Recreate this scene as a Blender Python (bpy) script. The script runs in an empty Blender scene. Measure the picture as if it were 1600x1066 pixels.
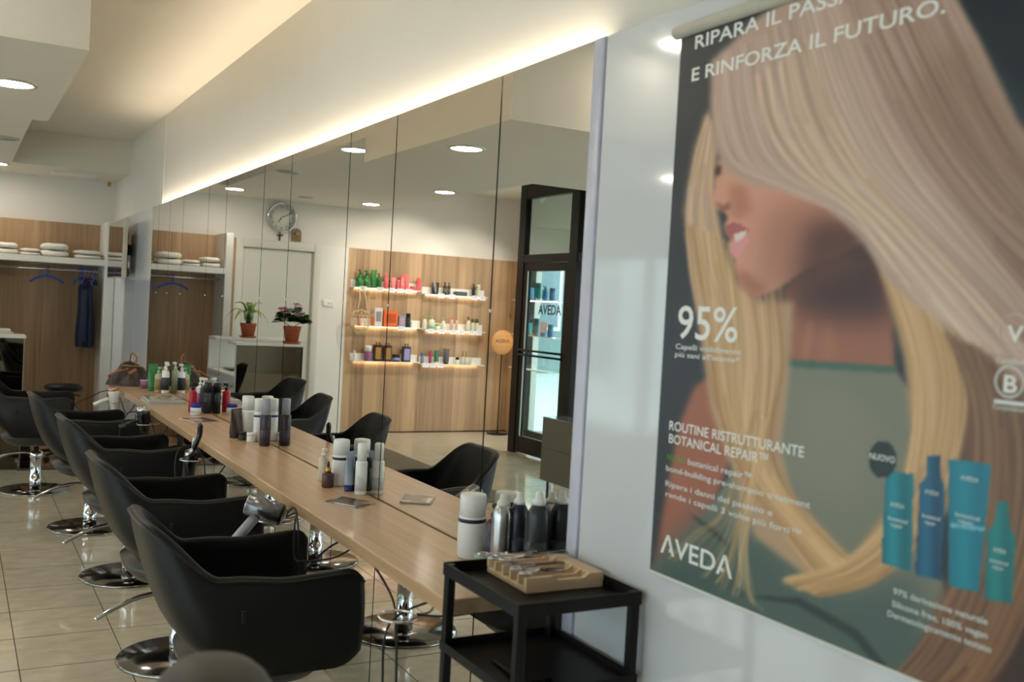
import bpy, bmesh, math, random
import numpy as np
from mathutils import Vector, Matrix
random.seed(7); RNG = np.random.RandomState(5)
PI = math.pi
scn = bpy.context.scene
COL = scn.collection

# ------------------------------------------------------------------ camera
F = 1556.0; CX, CY = 800.0, 533.0
def _ray(x, y):
    d = np.array([x - CX, y - CY, F]); return d / np.linalg.norm(d)
_Y = _ray(-70, 440); _X = _ray(3540, 638); _X = _X - _Y * _X.dot(_Y); _X /= np.linalg.norm(_X)
_Z = np.cross(_X, _Y)
if _Z[1] > 0: _Z = -_Z
RW = np.stack([_X, _Y, _Z])                      # image axes -> room axes
CAM = np.array([-1.3952, 0.0, 1.54])
cam_d = bpy.data.cameras.new('camera'); cam = bpy.data.objects.new('camera', cam_d); COL.objects.link(cam)
cam_d.sensor_width = 36.0; cam_d.lens = F * 36.0 / 1600.0
cam_d.clip_start = 0.02; cam_d.clip_end = 200
r_, d_, f_ = RW[:, 0], RW[:, 1], RW[:, 2]
m = Matrix(((r_[0], -d_[0], -f_[0], CAM[0]), (r_[1], -d_[1], -f_[1], CAM[1]), (r_[2], -d_[2], -f_[2], CAM[2]), (0, 0, 0, 1)))
cam.matrix_world = m
cam_d.dof.use_dof = True; cam_d.dof.focus_distance = 4.6; cam_d.dof.aperture_fstop = 3.6
scn.camera = cam
def wray(p): return RW @ _ray(p[0], p[1])
def on_z(p, z): d = wray(p); return Vector(CAM + d * (z - CAM[2]) / d[2])
def on_x(p, x): d = wray(p); return Vector(CAM + d * (x - CAM[0]) / d[0])
def on_y(p, y): d = wray(p); return Vector(CAM + d * (y - CAM[1]) / d[1])
def refl(v): return Vector((-v.x, v.y, v.z))     # a point seen in the wall mirror at x = 0
def proj(P):
    v = (np.asarray(P, float) - CAM) @ RW
    return CX + F * v[..., 0] / v[..., 2], CY + F * v[..., 1] / v[..., 2]

# ------------------------------------------------------------------ world, exposure
w = bpy.data.worlds.new('daylight'); scn.world = w; w.use_nodes = True
bg = w.node_tree.nodes['Background']; bg.inputs[0].default_value = (0.88, 0.95, 1.0, 1); bg.inputs[1].default_value = 2.7
vs = scn.view_settings
vs.view_transform = 'Standard'; vs.look = 'None'; vs.gamma = 1.0; vs.use_curve_mapping = False; vs.exposure = 0.9
DOWNLIGHT = 46.0; COVE = 42.0; SHELF_LED = 12.0

# ------------------------------------------------------------------ materials
def s2l(c):
    c = np.asarray(c, float)
    if c.max() > 1.0: c = c / 255.0
    return np.where(c <= 0.04045, c / 12.92, ((c + 0.055) / 1.055) ** 2.4)
_mats = {}
def mat(name, rgb=(200, 200, 200), rough=0.5, metal=0.0, var=0.06, scale=18.0, coat=0.0, bump=0.0, alpha=1.0, spec=0.5, trans=0.0, ior=1.45):
    if name in _mats: return _mats[name]
    mt = bpy.data.materials.new(name); mt.use_nodes = True; nt = mt.node_tree
    b = nt.nodes['Principled BSDF']; L = nt.links.new
    c = s2l(rgb)
    tc = nt.nodes.new('ShaderNodeTexCoord'); nz = nt.nodes.new('ShaderNodeTexNoise')
    nz.inputs['Scale'].default_value = scale; nz.inputs['Detail'].default_value = 4
    L(tc.outputs['Object'], nz.inputs['Vector'])
    rp = nt.nodes.new('ShaderNodeValToRGB')
    rp.color_ramp.elements[0].position = 0.3; rp.color_ramp.elements[1].position = 0.7
    rp.color_ramp.elements[0].color = (*np.clip(c * (1 - var), 0, 1), 1); rp.color_ramp.elements[1].color = (*np.clip(c * (1 + var), 0, 1), 1)
    L(nz.outputs['Fac'], rp.inputs['Fac']); L(rp.outputs['Color'], b.inputs['Base Color'])
    b.inputs['Roughness'].default_value = rough; b.inputs['Metallic'].default_value = metal
    b.inputs['Specular IOR Level'].default_value = spec; b.inputs['IOR'].default_value = ior
    b.inputs['Coat Weight'].default_value = coat; b.inputs['Coat Roughness'].default_value = 0.04
    b.inputs['Transmission Weight'].default_value = trans; b.inputs['Alpha'].default_value = alpha
    if bump > 0:
        bp = nt.nodes.new('ShaderNodeBump'); bp.inputs['Strength'].default_value = bump; bp.inputs['Distance'].default_value = 0.002
        n2 = nt.nodes.new('ShaderNodeTexNoise'); n2.inputs['Scale'].default_value = scale * 8; n2.inputs['Detail'].default_value = 3
        L(tc.outputs['Object'], n2.inputs['Vector']); L(n2.outputs['Fac'], bp.inputs['Height']); L(bp.outputs['Normal'], b.inputs['Normal'])
    _mats[name] = mt; return mt
def emit(name, rgb, strength):
    if name in _mats: return _mats[name]
    mt = bpy.data.materials.new(name); mt.use_nodes = True; nt = mt.node_tree; nt.nodes.clear()
    e = nt.nodes.new('ShaderNodeEmission'); o = nt.nodes.new('ShaderNodeOutputMaterial')
    e.inputs[0].default_value = (*rgb, 1); e.inputs[1].default_value = strength
    nt.links.new(e.outputs[0], o.inputs[0]); _mats[name] = mt; return mt
def pane_mat(name, tint=(0.9, 0.96, 0.96), rough=0.0, frost=0.0):
    if name in _mats: return _mats[name]
    mt = bpy.data.materials.new(name); mt.use_nodes = True; nt = mt.node_tree; nt.nodes.clear(); L = nt.links.new
    o = nt.nodes.new('ShaderNodeOutputMaterial'); mx = nt.nodes.new('ShaderNodeMixShader')
    t = nt.nodes.new('ShaderNodeBsdfTransparent'); t.inputs[0].default_value = (*tint, 1)
    g = nt.nodes.new('ShaderNodeBsdfGlossy'); g.inputs['Roughness'].default_value = rough
    lw = nt.nodes.new('ShaderNodeLayerWeight'); lw.inputs[0].default_value = 0.5
    pw = nt.nodes.new('ShaderNodeMath'); pw.operation = 'POWER'; pw.inputs[1].default_value = 5.0; L(lw.outputs['Facing'], pw.inputs[0])
    fr = nt.nodes.new('ShaderNodeMath'); fr.operation = 'MULTIPLY_ADD'; fr.inputs[1].default_value = 0.9; fr.inputs[2].default_value = 0.045; L(pw.outputs[0], fr.inputs[0])
    L(fr.outputs[0], mx.inputs[0]); L(t.outputs[0], mx.inputs[1]); L(g.outputs[0], mx.inputs[2]); L(mx.outputs[0], o.inputs[0])
    _mats[name] = mt; return mt
def wood(name, dark, light, across='X', along='Z', strip=0.13, rough=0.45, coat=0.0):
    """laminate boards: tone changes from strip to strip, fine grain runs along the boards"""
    if name in _mats: return _mats[name]
    mt = bpy.data.materials.new(name); mt.use_nodes = True; nt = mt.node_tree; L = nt.links.new
    b = nt.nodes['Principled BSDF']
    tc = nt.nodes.new('ShaderNodeTexCoord'); sep = nt.nodes.new('ShaderNodeSeparateXYZ'); L(tc.outputs['Object'], sep.inputs[0])
    dv = nt.nodes.new('ShaderNodeMath'); dv.operation = 'DIVIDE'; L(sep.outputs[across], dv.inputs[0]); dv.inputs[1].default_value = strip
    fl = nt.nodes.new('ShaderNodeMath'); fl.operation = 'FLOOR'; L(dv.outputs[0], fl.inputs[0])
    wn = nt.nodes.new('ShaderNodeTexWhiteNoise'); wn.noise_dimensions = '1D'; L(fl.outputs[0], wn.inputs['W'])
    mp = nt.nodes.new('ShaderNodeMapping'); sc = {'X': 22.0, 'Y': 22.0, 'Z': 22.0}; sc[along] = 0.9
    mp.inputs['Scale'].default_value = (sc['X'], sc['Y'], sc['Z']); L(tc.outputs['Object'], mp.inputs['Vector'])
    of = nt.nodes.new('ShaderNodeVectorMath'); of.operation = 'ADD'; L(mp.outputs[0], of.inputs[0])
    cx = nt.nodes.new('ShaderNodeCombineXYZ'); ml = nt.nodes.new('ShaderNodeMath'); ml.operation = 'MULTIPLY'; ml.inputs[1].default_value = 40.0
    L(wn.outputs['Value'], ml.inputs[0])
    for i in range(3): L(ml.outputs[0], cx.inputs[i])
    L(cx.outputs[0], of.inputs[1])
    n1 = nt.nodes.new('ShaderNodeTexNoise'); n1.inputs['Scale'].default_value = 1.0; n1.inputs['Detail'].default_value = 6; n1.inputs['Distortion'].default_value = 0.8
    L(of.outputs[0], n1.inputs['Vector'])
    a1 = nt.nodes.new('ShaderNodeMath'); a1.operation = 'MULTIPLY_ADD'; L(wn.outputs['Value'], a1.inputs[0]); a1.inputs[1].default_value = 0.42
    mm = nt.nodes.new('ShaderNodeMath'); mm.operation = 'MULTIPLY'; mm.inputs[1].default_value = 0.75; L(n1.outputs['Fac'], mm.inputs[0]); L(mm.outputs[0], a1.inputs[2])
    rp = nt.nodes.new('ShaderNodeValToRGB'); rp.color_ramp.elements[0].position = 0.22; rp.color_ramp.elements[1].position = 0.92
    rp.color_ramp.elements[0].color = (*s2l(dark), 1); rp.color_ramp.elements[1].color = (*s2l(light), 1)
    L(a1.outputs[0], rp.inputs[0]); L(rp.outputs[0], b.inputs['Base Color'])
    b.inputs['Roughness'].default_value = rough; b.inputs['Coat Weight'].default_value = coat; b.inputs['Coat Roughness'].default_value = 0.12
    bp = nt.nodes.new('ShaderNodeBump'); bp.inputs['Strength'].default_value = 0.12; bp.inputs['Distance'].default_value = 0.001
    L(n1.outputs['Fac'], bp.inputs['Height']); L(bp.outputs['Normal'], b.inputs['Normal'])
    _mats[name] = mt; return mt
def vcol_mat(name, rough=0.35, coat=0.0):
    if name in _mats: return _mats[name]
    mt = bpy.data.materials.new(name); mt.use_nodes = True; nt = mt.node_tree
    b = nt.nodes['Principled BSDF']; a = nt.nodes.new('ShaderNodeVertexColor'); a.layer_name = 'print'
    nt.links.new(a.outputs[0], b.inputs['Base Color']); b.inputs['Roughness'].default_value = rough
    b.inputs['Coat Weight'].default_value = coat; b.inputs['Coat Roughness'].default_value = 0.1
    _mats[name] = mt; return mt

M_WALL = mat('white_paint', (226, 222, 214), 0.6, var=0.012, scale=3)
M_CEIL = mat('ceiling_paint', (224, 218, 206), 0.7, var=0.012, scale=2)
M_GLOSS = mat('white_lacquered_glass', (222, 224, 228), 0.08, var=0.008, scale=2, coat=0.5)
M_WHITE = mat('white_laminate', (232, 230, 224), 0.35, var=0.015, scale=4)
M_DOOR = mat('door_paint', (214, 212, 202), 0.4, var=0.012, scale=3)
M_CHROME = mat('chrome', (215, 215, 220), 0.06, 1.0, var=0.03)
M_STEEL = mat('brushed_steel', (150, 150, 152), 0.22, 1.0, var=0.05, scale=30)
M_BASE = mat('polished_base_plate', (150, 146, 142), 0.12, 1.0, var=0.08, scale=6)
M_BLACKMETAL = mat('black_powder_coat', (17, 16, 15), 0.45, var=0.1, scale=60, bump=0.05, spec=0.3)
M_FRAME = mat('black_aluminium', (14, 14, 14), 0.4, var=0.06, spec=0.3)
M_LEATHER = mat('black_leather', (12, 12, 12), 0.42, var=0.12, scale=60, bump=0.25, spec=0.34)
M_LEATHER2 = mat('dark_leather_piping', (16, 16, 17), 0.35, var=0.1, scale=60)
M_RUBBER = mat('black_rubber', (22, 22, 23), 0.55, var=0.08)
M_OAK = wood('oak_laminate', (140, 111, 82), (208, 174, 134), 'X', 'Z', 0.17)
M_OAKY = wood('oak_laminate_side', (140, 111, 82), (208, 174, 134), 'Y', 'Z', 0.17)
M_COUNTER = wood('counter_oak', (180, 144, 108), (230, 198, 156), 'X', 'Y', 0.105, 0.33, 0.25)
M_COUNTERE = mat('counter_edge', (178, 148, 116), 0.42, var=0.1, scale=25)
M_GROUT = mat('dark_grout', (62, 54, 46), 0.8, var=0.1, scale=40)

def tile_material():
    mt = bpy.data.materials.new('polished_porcelain'); mt.use_nodes = True; nt = mt.node_tree; L = nt.links.new
    b = nt.nodes['Principled BSDF']
    g = nt.nodes.new('ShaderNodeNewGeometry'); mp = nt.nodes.new('ShaderNodeMapping'); mp.inputs['Scale'].default_value = (5, 9, 5); mp.inputs['Rotation'].default_value = (0, 0, 0.5)
    L(g.outputs['Position'], mp.inputs['Vector'])
    n = nt.nodes.new('ShaderNodeTexNoise'); n.inputs['Scale'].default_value = 1.6; n.inputs['Detail'].default_value = 8; n.inputs['Distortion'].default_value = 0.6
    L(mp.outputs[0], n.inputs['Vector'])
    oi = nt.nodes.new('ShaderNodeObjectInfo'); ad = nt.nodes.new('ShaderNodeMath'); ad.operation = 'MULTIPLY_ADD'; L(oi.outputs['Random'], ad.inputs[0]); ad.inputs[1].default_value = 0.12; L(n.outputs['Fac'], ad.inputs[2])
    rp = nt.nodes.new('ShaderNodeValToRGB'); rp.color_ramp.elements[0].position = 0.3; rp.color_ramp.elements[1].position = 0.72
    rp.color_ramp.elements[0].color = (*s2l((186, 174, 150)), 1); rp.color_ramp.elements[1].color = (*s2l((204, 193, 170)), 1)
    L(ad.outputs[0], rp.inputs[0]); L(rp.outputs[0], b.inputs['Base Color'])
    b.inputs['Roughness'].default_value = 0.07; b.inputs['Specular IOR Level'].default_value = 0.6
    return mt
M_TILE = tile_material()
def mirror_material():
    mt = mat('silvered_glass', (230, 229, 225), 0.0, 1.0, var=0.002); return mt
M_MIRROR = mirror_material()

# ------------------------------------------------------------------ mesh helpers
class MB:
    def __init__(s): s.v = []; s.f = []; s.sm = []
    def add(s, vs, fs, smooth=False):
        o = len(s.v); s.v += [tuple(v) for v in vs]; s.f += [tuple(i + o for i in f) for f in fs]; s.sm += [smooth] * len(fs); return s
    def box(s, x0, x1, y0, y1, z0, z1):
        return s.add([(x0,y0,z0),(x1,y0,z0),(x1,y1,z0),(x0,y1,z0),(x0,y0,z1),(x1,y0,z1),(x1,y1,z1),(x0,y1,z1)],
                     [(0,3,2,1),(4,5,6,7),(0,1,5,4),(1,2,6,5),(2,3,7,6),(3,0,4,7)])
    def bbox(s, x0, x1, y0, y1, z0, z1, b=0.004, seg=2):
        bm = bmesh.new(); bmesh.ops.create_cube(bm, size=1.0)
        for v in bm.verts: v.co = Vector(((x0+x1)/2 + v.co.x*(x1-x0), (y0+y1)/2 + v.co.y*(y1-y0), (z0+z1)/2 + v.co.z*(z1-z0)))
        bmesh.ops.bevel(bm, geom=list(bm.edges), offset=b, segments=seg, affect='EDGES', profile=0.5)
        bm.verts.index_update()
        s.add([v.co[:] for v in bm.verts], [[v.index for v in f.verts] for f in bm.faces], seg > 1); bm.free(); return s
    def lathe(s, prof, n=20, c=(0,0,0), sx=1.0, sy=1.0, smooth=True, M=None):
        vs = []; fs = []
        for (r, z) in prof:
            for k in range(n):
                a = 2*PI*k/n; p = Vector((c[0]+r*sx*math.cos(a), c[1]+r*sy*math.sin(a), c[2]+z)); vs.append(M @ p if M else p)
        for i in range(len(prof)-1):
            for k in range(n):
                k2 = (k+1) % n; fs.append((i*n+k, i*n+k2, (i+1)*n+k2, (i+1)*n+k))
        s.add(vs, fs, smooth)
        o = len(s.v) - len(vs)
        if prof[0][0] > 1e-6: s.f.append(tuple(o+k for k in reversed(range(n)))); s.sm.append(False)
        if prof[-1][0] > 1e-6: s.f.append(tuple(o+(len(prof)-1)*n+k for k in range(n))); s.sm.append(False)
        return s
    def cyl(s, a, b, r, n=14, r2=None, smooth=True):
        a = Vector(a); b = Vector(b); d = b - a; L = d.length
        q = d.to_track_quat('Z', 'Y').to_matrix().to_4x4(); Mx = Matrix.Translation(a) @ q
        return s.lathe([(r, 0), (r if r2 is None else r2, L)], n, M=Mx, smooth=smooth)
    def tube(s, pts, r, n=8, closed=False, sub=0, radii=None):
        P = [Vector(p) for p in pts]
        if sub: P = catmull(P, sub, closed)
        N = len(P); vs = []; fs = []; up = None
        for i in range(N):
            if closed: t = (P[(i+1) % N] - P[i-1])
            else: t = P[min(i+1, N-1)] - P[max(i-1, 0)]
            t.normalize()
            if up is None: up = t.orthogonal().normalized()
            else:
                up = (up - t*up.dot(t))
                if up.length < 1e-6: up = t.orthogonal()
                up.normalize()
            bi = t.cross(up); rr = r if radii is None else radii[min(int(i*len(radii)/N), len(radii)-1)]
            for k in range(n):
                a = 2*PI*k/n; vs.append(P[i] + (up*math.cos(a) + bi*math.sin(a))*rr)
        for i in range(N if closed else N-1):
            j = (i+1) % N
            for k in range(n):
                k2 = (k+1) % n; fs.append((i*n+k, i*n+k2, j*n+k2, j*n+k))
        if not closed:
            fs.append(tuple(reversed(range(n)))); fs.append(tuple((N-1)*n+k for k in range(n)))
        return s.add(vs, fs, True)
    def grid(s, nu, nv, fn, smooth=True, closeu=False):
        vs = [fn(i/(nu if closeu else nu-1), j/(nv-1)) for i in range(nu) for j in range(nv)]; fs = []
        for i in range(nu if closeu else nu-1):
            for j in range(nv-1):
                a = i*nv+j; b = ((i+1) % nu)*nv+j; fs.append((a, b, b+1, a+1))
        return s.add(vs, fs, smooth)
    def prism(s, poly, z0, z1, axis='z'):
        n = len(poly)
        def P(p, h): return {'z': (p[0], p[1], h), 'x': (h, p[0], p[1]), 'y': (p[0], h, p[1])}[axis]
        vs = [P(p, z0) for p in poly] + [P(p, z1) for p in poly]
        fs = [tuple(reversed(range(n))), tuple(range(n, 2*n))] + [(i, (i+1) % n, n+(i+1) % n, n+i) for i in range(n)]
        return s.add(vs, fs)
    def mesh(s, name):
        me = bpy.data.meshes.new(name); me.from_pydata(s.v, [], s.f); me.polygons.foreach_set('use_smooth', s.sm); me.update()
        bm = bmesh.new(); bm.from_mesh(me); bmesh.ops.recalc_face_normals(bm, faces=bm.faces); bm.to_mesh(me); bm.free()
        return me
    def build(s, name, material, parent=None, loc=None):
        me = s.mesh(name); me.materials.append(material)
        return link(name, me, parent, loc)
def link(name, data, parent=None, loc=None):
    o = bpy.data.objects.new(name, data); COL.objects.link(o)
    if parent: o.parent = parent
    if loc is not None: o.location = loc
    return o
def catmull(P, sub, closed=False):
    out = []; N = len(P)
    for i in range(N if closed else N-1):
        if closed: p0, p1, p2, p3 = P[i-1], P[i], P[(i+1) % N], P[(i+2) % N]
        else: p0, p1, p2, p3 = P[max(i-1, 0)], P[i], P[i+1], P[min(i+2, N-1)]
        for k in range(sub):
            t = k/sub; out.append(0.5*((2*p1) + (p2-p0)*t + (2*p0-5*p1+4*p2-p3)*t*t + (3*p1-p0-3*p2+p3)*t**3))
    if not closed: out.append(P[-1])
    return out
def tag(o, label=None, cat=None, group=None, kind=None):
    if label: o['label'] = label
    if cat: o['category'] = cat
    if group: o['group'] = group
    if kind: o['kind'] = kind
    return o
def thing(name, label, cat, loc=(0,0,0), rz=0.0, group=None):
    o = bpy.data.objects.new(name, None); COL.objects.link(o); o.location = loc; o.rotation_euler = (0, 0, rz)
    o.empty_display_size = 0.05
    return tag(o, label, cat, group)
def struct(o): o['kind'] = 'structure'; return o
def copy_tree(o, parent=None):
    c = o.copy(); COL.objects.link(c); c.parent = parent
    for ch in list(o.children): copy_tree(ch, c)
    return c
def text_mesh(s, name, mt, parent, origin, xdir, ydir, width=None, height=None, align='LEFT', lift=0.0006, extrude=0.0002, spacing=1.0, bold=0.0):
    """letters as thin flat geometry; width/height in metres (cap height)"""
    cu = bpy.data.curves.new(name, 'FONT'); cu.body = s; cu.size = 1.0; cu.resolution_u = 3; cu.space_character = spacing; cu.offset = bold
    ob = bpy.data.objects.new(name, cu); COL.objects.link(ob)
    dg = bpy.context.evaluated_depsgraph_get(); me = bpy.data.meshes.new_from_object(ob.evaluated_get(dg))
    bpy.data.objects.remove(ob); bpy.data.curves.remove(cu)
    n = len(me.vertices); co = np.zeros(n*3); me.vertices.foreach_get('co', co); co = co.reshape(-1, 3)
    x0, x1 = co[:, 0].min(), co[:, 0].max(); cap = 0.73; raw = co[:, 0].copy()
    sy = (height / cap) if height else None; sx = (width / (x1-x0)) if width else None
    if sx is None: sx = sy
    if sy is None: sy = sx
    lx = (co[:, 0]-x0)*sx; ly = co[:, 1]*sy
    if align == 'CENTER': lx -= (x1-x0)*sx/2
    xd = np.array(xdir, float); yd = np.array(ydir, float); nd = np.cross(xd, yd)
    W = np.array(origin, float) + lx[:, None]*xd + ly[:, None]*yd + nd*lift
    F_ = [tuple(p.vertices) for p in me.polygons]; bpy.data.meshes.remove(me)
    # one object per word: cut the letters where the gap is wide
    iv = sorted((raw[list(f)].min(), raw[list(f)].max()) for f in F_); cuts = []; e = iv[0][1]
    for a, b in iv:
        if a - e > 0.17: cuts.append((a+e)/2)
        e = max(e, b)
    out = None
    for k in range(len(cuts)+1):
        lo = cuts[k-1] if k else -1e9; hi = cuts[k] if k < len(cuts) else 1e9
        fs = [f for f in F_ if lo < raw[f[0]] < hi]; ids = sorted({i for f in fs for i in f}); mp_ = {i: j for j, i in enumerate(ids)}
        m2 = bpy.data.meshes.new(name); m2.from_pydata([tuple(W[i]) for i in ids], [], [tuple(mp_[i] for i in f) for f in fs]); m2.update(); m2.materials.append(mt)
        out = link(name, m2, parent)
    return out

# ================================================================== SETTING
YB = 11.2; ZM = 2.24; ZH = 2.97
XW = 0.04                      # plaster face behind the mirrors
XS = -4.86                     # street side
# ---- floor: dark bed + single polished tiles
fl = struct(MB().box(-5.2, 0.3, -2.2, 11.5, -0.12, -0.0012).build('floor', M_GROUT))
T = 0.4; G = 0.0020; GY = 0.0034
tm = MB().bbox(-T/2+G, T/2-G, -T/2+GY, T/2-GY, -0.0011, 0.0, 0.0004, 1).mesh('tile'); tm.materials.append(M_TILE)
cells = []
for i in range(-13, 2):
    for j in range(-17, 18):
        x0 = -0.72 + T*i; y0 = 4.37 + T*j
        if y0 + T > 9.18 and x0 > -0.9 and y0 > 8.9: continue
        if x0 > 0.03 or y0 > 11.1: continue
        cells.append((x0 + T/2, y0 + T/2))
def tile_key(c):
    vis = 0 if (c[1] > 2.2) else 3
    return vis + (0 if c[0] > -4.1 else 1) + math.hypot(c[0]+1.4, c[1])*0.01
cells.sort(key=tile_key)
for c in cells[:300]: link('tile', tm, fl, (c[0], c[1], 0))
if cells[300:]:
    st = MB()
    for c in cells[300:]: st.box(c[0]-T/2+G, c[0]+T/2-G, c[1]-T/2+GY, c[1]+T/2-GY, -0.0011, 0.0)
    tag(st.build('distant_tiles', M_TILE, fl), kind='stuff')
M_OAKREFL = wood('oak_reflection', (116, 88, 60), (176, 140, 100), 'Y', 'X', 0.14, 0.22)  # brown boards imitate the oak wall's reflection in the polished tiles
for k in range(15):
    MB().bbox(-0.9, 0.02, 9.19+k*0.134, 9.19+k*0.134+0.131, -0.0011, 0.0, 0.0004, 1).build('reflection_board', M_OAKREFL, fl)
struct(MB().bbox(-0.9, 0.02, 9.155, 9.19, -0.0011, 0.012, 0.003, 1).build('trim_1', mat('dark_threshold', (70, 58, 46), 0.35)))

# ---- walls
wr = struct(MB().box(XW, 0.2, -2.2, 11.4, 0, 3.0).build('wall_right', M_WALL))
wb = struct(MB().box(-5.1, 0.2, YB+0.01, YB+0.2, 0, 3.0).build('wall_back', M_WALL))
struct(MB().box(-5.1, 0.2, -2.3, -2.15, 0, 3.0).build('wall_front', M_WALL))
wl = struct(MB().box(XS-0.18, XS-0.01, 10.78, 11.4, 0, 3.0).box(XS-0.18, XS-0.01, -2.3, -1.6, 0, 3.0).box(XS-0.18, XS-0.01, -1.6, 10.78, 2.25, 3.0).build('wall_left', M_WALL))
# oak cladding panels, 2.2 m high
for x0, x1 in ((-0.62, 0.02), (-1.16, -0.622), (-1.30, -1.162)):
    MB().bbox(x0, x1, YB-0.012, YB+0.01, 0.0, 2.205, 0.001, 1).build('oak_panel', M_OAK, wb)
for x0, x1 in ((-3.60, -2.62), (-4.52, -3.602), (XS, -4.522)):
    MB().bbox(x0, x1, YB-0.012, YB+0.01, 0.012, 2.19, 0.001, 1).build('oak_panel', M_OAK, wb)
MB().box(XS, -2.62, YB-0.008, YB+0.01, 0, 0.012).build('plinth', M_FRAME, wb)
for y0, y1 in ((10.78, YB-0.012),):
    MB().bbox(XS-0.01, XS+0.012, y0, y1, 0.012, 2.19, 0.001, 1).build('oak_panel', M_OAKY, wl)
MB().bbox(-2.62, -2.285, YB-0.02, YB+0.01, 0, 2.19, 0.002, 1).build('white_panel', M_WHITE, wb)
# white lacquered glass cladding on both sides of the mirrors
for y0, y1 in ((-2.1, -0.2), (-0.197, 2.085)):
    MB().bbox(0.0, XW, y0, y1, 0.0, ZM, 0.0015, 1).build('glass_panel', M_GLOSS, wr)
for y0, y1 in ((8.625, 9.35), (9.352, YB-0.012)):
    MB().bbox(0.0, XW, y0, y1, 0.0, ZM, 0.0015, 1).build('glass_panel', M_GLOSS, wr)
struct(MB().bbox(-0.006, XW, 2.088, 2.136, 0.0, ZM, 0.004, 2).build('trim_2', mat('lilac_white_edge', (206, 206, 224), 0.25)))
struct(MB().box(0.012, XW, 2.137, 8.622, 0.0, ZM-0.05).build('trim_3', mat('mirror_backing', (20, 20, 22), 0.6)))
# thin joint lines in the upper wall
struct(MB().bbox(0.0375, XW, 8.41, 8.62, ZM+0.004, ZH, 0.001, 1).build('trim_4', M_WALL))

# ---- ceilings at their four heights
struct(MB().box(-5.1, 0.2, -2.3, 11.4, ZH, 3.1).build('ceiling', M_CEIL))
struct(MB().box(-5.1, -0.962, 4.33, 6.352, 2.487, ZH).build('ceiling', M_CEIL))
struct(MB().box(-2.94, -0.98, 6.352, 10.26, 2.66, ZH).build('ceiling', M_CEIL))
struct(MB().box(-2.94, XW, 10.26, YB+0.01, 2.66, ZH).build('ceiling', M_CEIL))

# ---- mirrors
seams = [2.138, 2.628, 3.432, 3.922, 4.738, 5.222, 6.05, 6.53, 7.342, 7.845, 8.32, 8.62]
ordn = ['first', 'second', 'third', 'fourth', 'fifth', 'sixth', 'seventh', 'eighth', 'ninth', 'tenth', 'eleventh']
for i in range(11):
    y0, y1 = seams[i]+0.0042, seams[i+1]-0.0042
    wd = 'wide' if (y1-y0) > 0.6 else 'narrow'
    lab = f'{wd} full-height wall mirror panel, {ordn[i]} panel counting from the poster'
    t = tag(MB().box(0.0, 0.011, y0, y1, 0.004, ZM).build('mirror_panel', M_MIRROR), lab, 'mirror', 'wall mirror panels behind the counter')
    t.data.materials.append(mat('mirror_glass_edge', (36, 46, 44), 0.25))
    for pl_ in t.data.polygons: pl_.material_index = 0 if pl_.normal.x < -0.5 else 1
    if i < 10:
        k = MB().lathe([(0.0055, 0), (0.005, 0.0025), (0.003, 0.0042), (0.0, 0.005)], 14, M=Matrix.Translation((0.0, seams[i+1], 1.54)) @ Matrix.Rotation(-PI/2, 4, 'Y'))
        k.build('glint_stud', mat('white_glint', (245, 245, 250), 0.2), t)  # white studs added on the seams to imitate bright glints
# LED strip hidden behind the top edge of the mirrors
led = tag(MB().box(0.016, 0.034, 2.16, 8.40, ZM-0.03, ZM-0.026).build('led_strip', emit('warm_led', (1.0, 0.82, 0.61), COVE)), 'long warm led strip glowing along the top edge of the mirrors', 'led strip')

# ---- street side: black framed inner glazing with door, outer shop window, street
GL = pane_mat('clear_glass', (0.93, 0.97, 0.97))
GLB = pane_mat('pale_blue_glass', (0.80, 0.93, 0.93))
XD = -4.04
def frame_bar(mb, y0, y1, z0, z1, d=0.07): mb.bbox(XD-d/2, XD+d/2, y0, y1, z0, z1, 0.004, 1)
d1 = struct(thing('door_1', None, None, (0,0,0)))
fb = MB()
frame_bar(fb, 9.46, 9.60, 0, 2.94); frame_bar(fb, 8.38, 8.53, 0, 2.94, 0.09); frame_bar(fb, 8.53, 9.46, 2.78, 2.94); frame_bar(fb, 8.53, 9.46, 2.085, 2.17)
fb.build('door_frame', M_FRAME, d1)
lf = MB()
for a in ((9.37, 9.455, 0.02, 2.08), (8.535, 8.62, 0.02, 2.08), (8.62, 9.37, 0.02, 0.20), (8.62, 9.37, 1.99, 2.08)): frame_bar(lf, *a, d=0.05)
leaf = lf.build('door_leaf', M_FRAME, d1)
MB().box(XD-0.004, XD+0.004, 8.61, 9.38, 0.19, 2.0).build('pane', GLB, leaf)
MB().box(XD-0.004, XD+0.004, 8.52, 9.47, 2.16, 2.79).build('transom_pane', GLB, d1)
for zz in (1.085, 1.135):
    MB().tube([(XD+0.05, 9.44, zz), (XD+0.05, 8.55, zz)], 0.012, 10).build('push_bar', M_FRAME, leaf)
MB().box(XD+0.022, XD+0.027, 9.352, 9.371, 0.2, 1.99).build('weather_seal', mat('pale_seal', (225, 235, 235), 0.4), leaf)
text_mesh('AVEDA', 'lettering', mat('black_vinyl', (14, 16, 16), 1.0, spec=0.0), leaf, (XD-0.005, 9.157, 1.535), (0, -1, 0), (0, 0, 1), width=0.46, height=0.105, bold=0.02)
MB().box(XD+0.005, XD+0.006, 8.94, 9.09, 1.34, 1.45).build('notice', mat('pink_paper', (240, 225, 228), 0.6), leaf)
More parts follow.
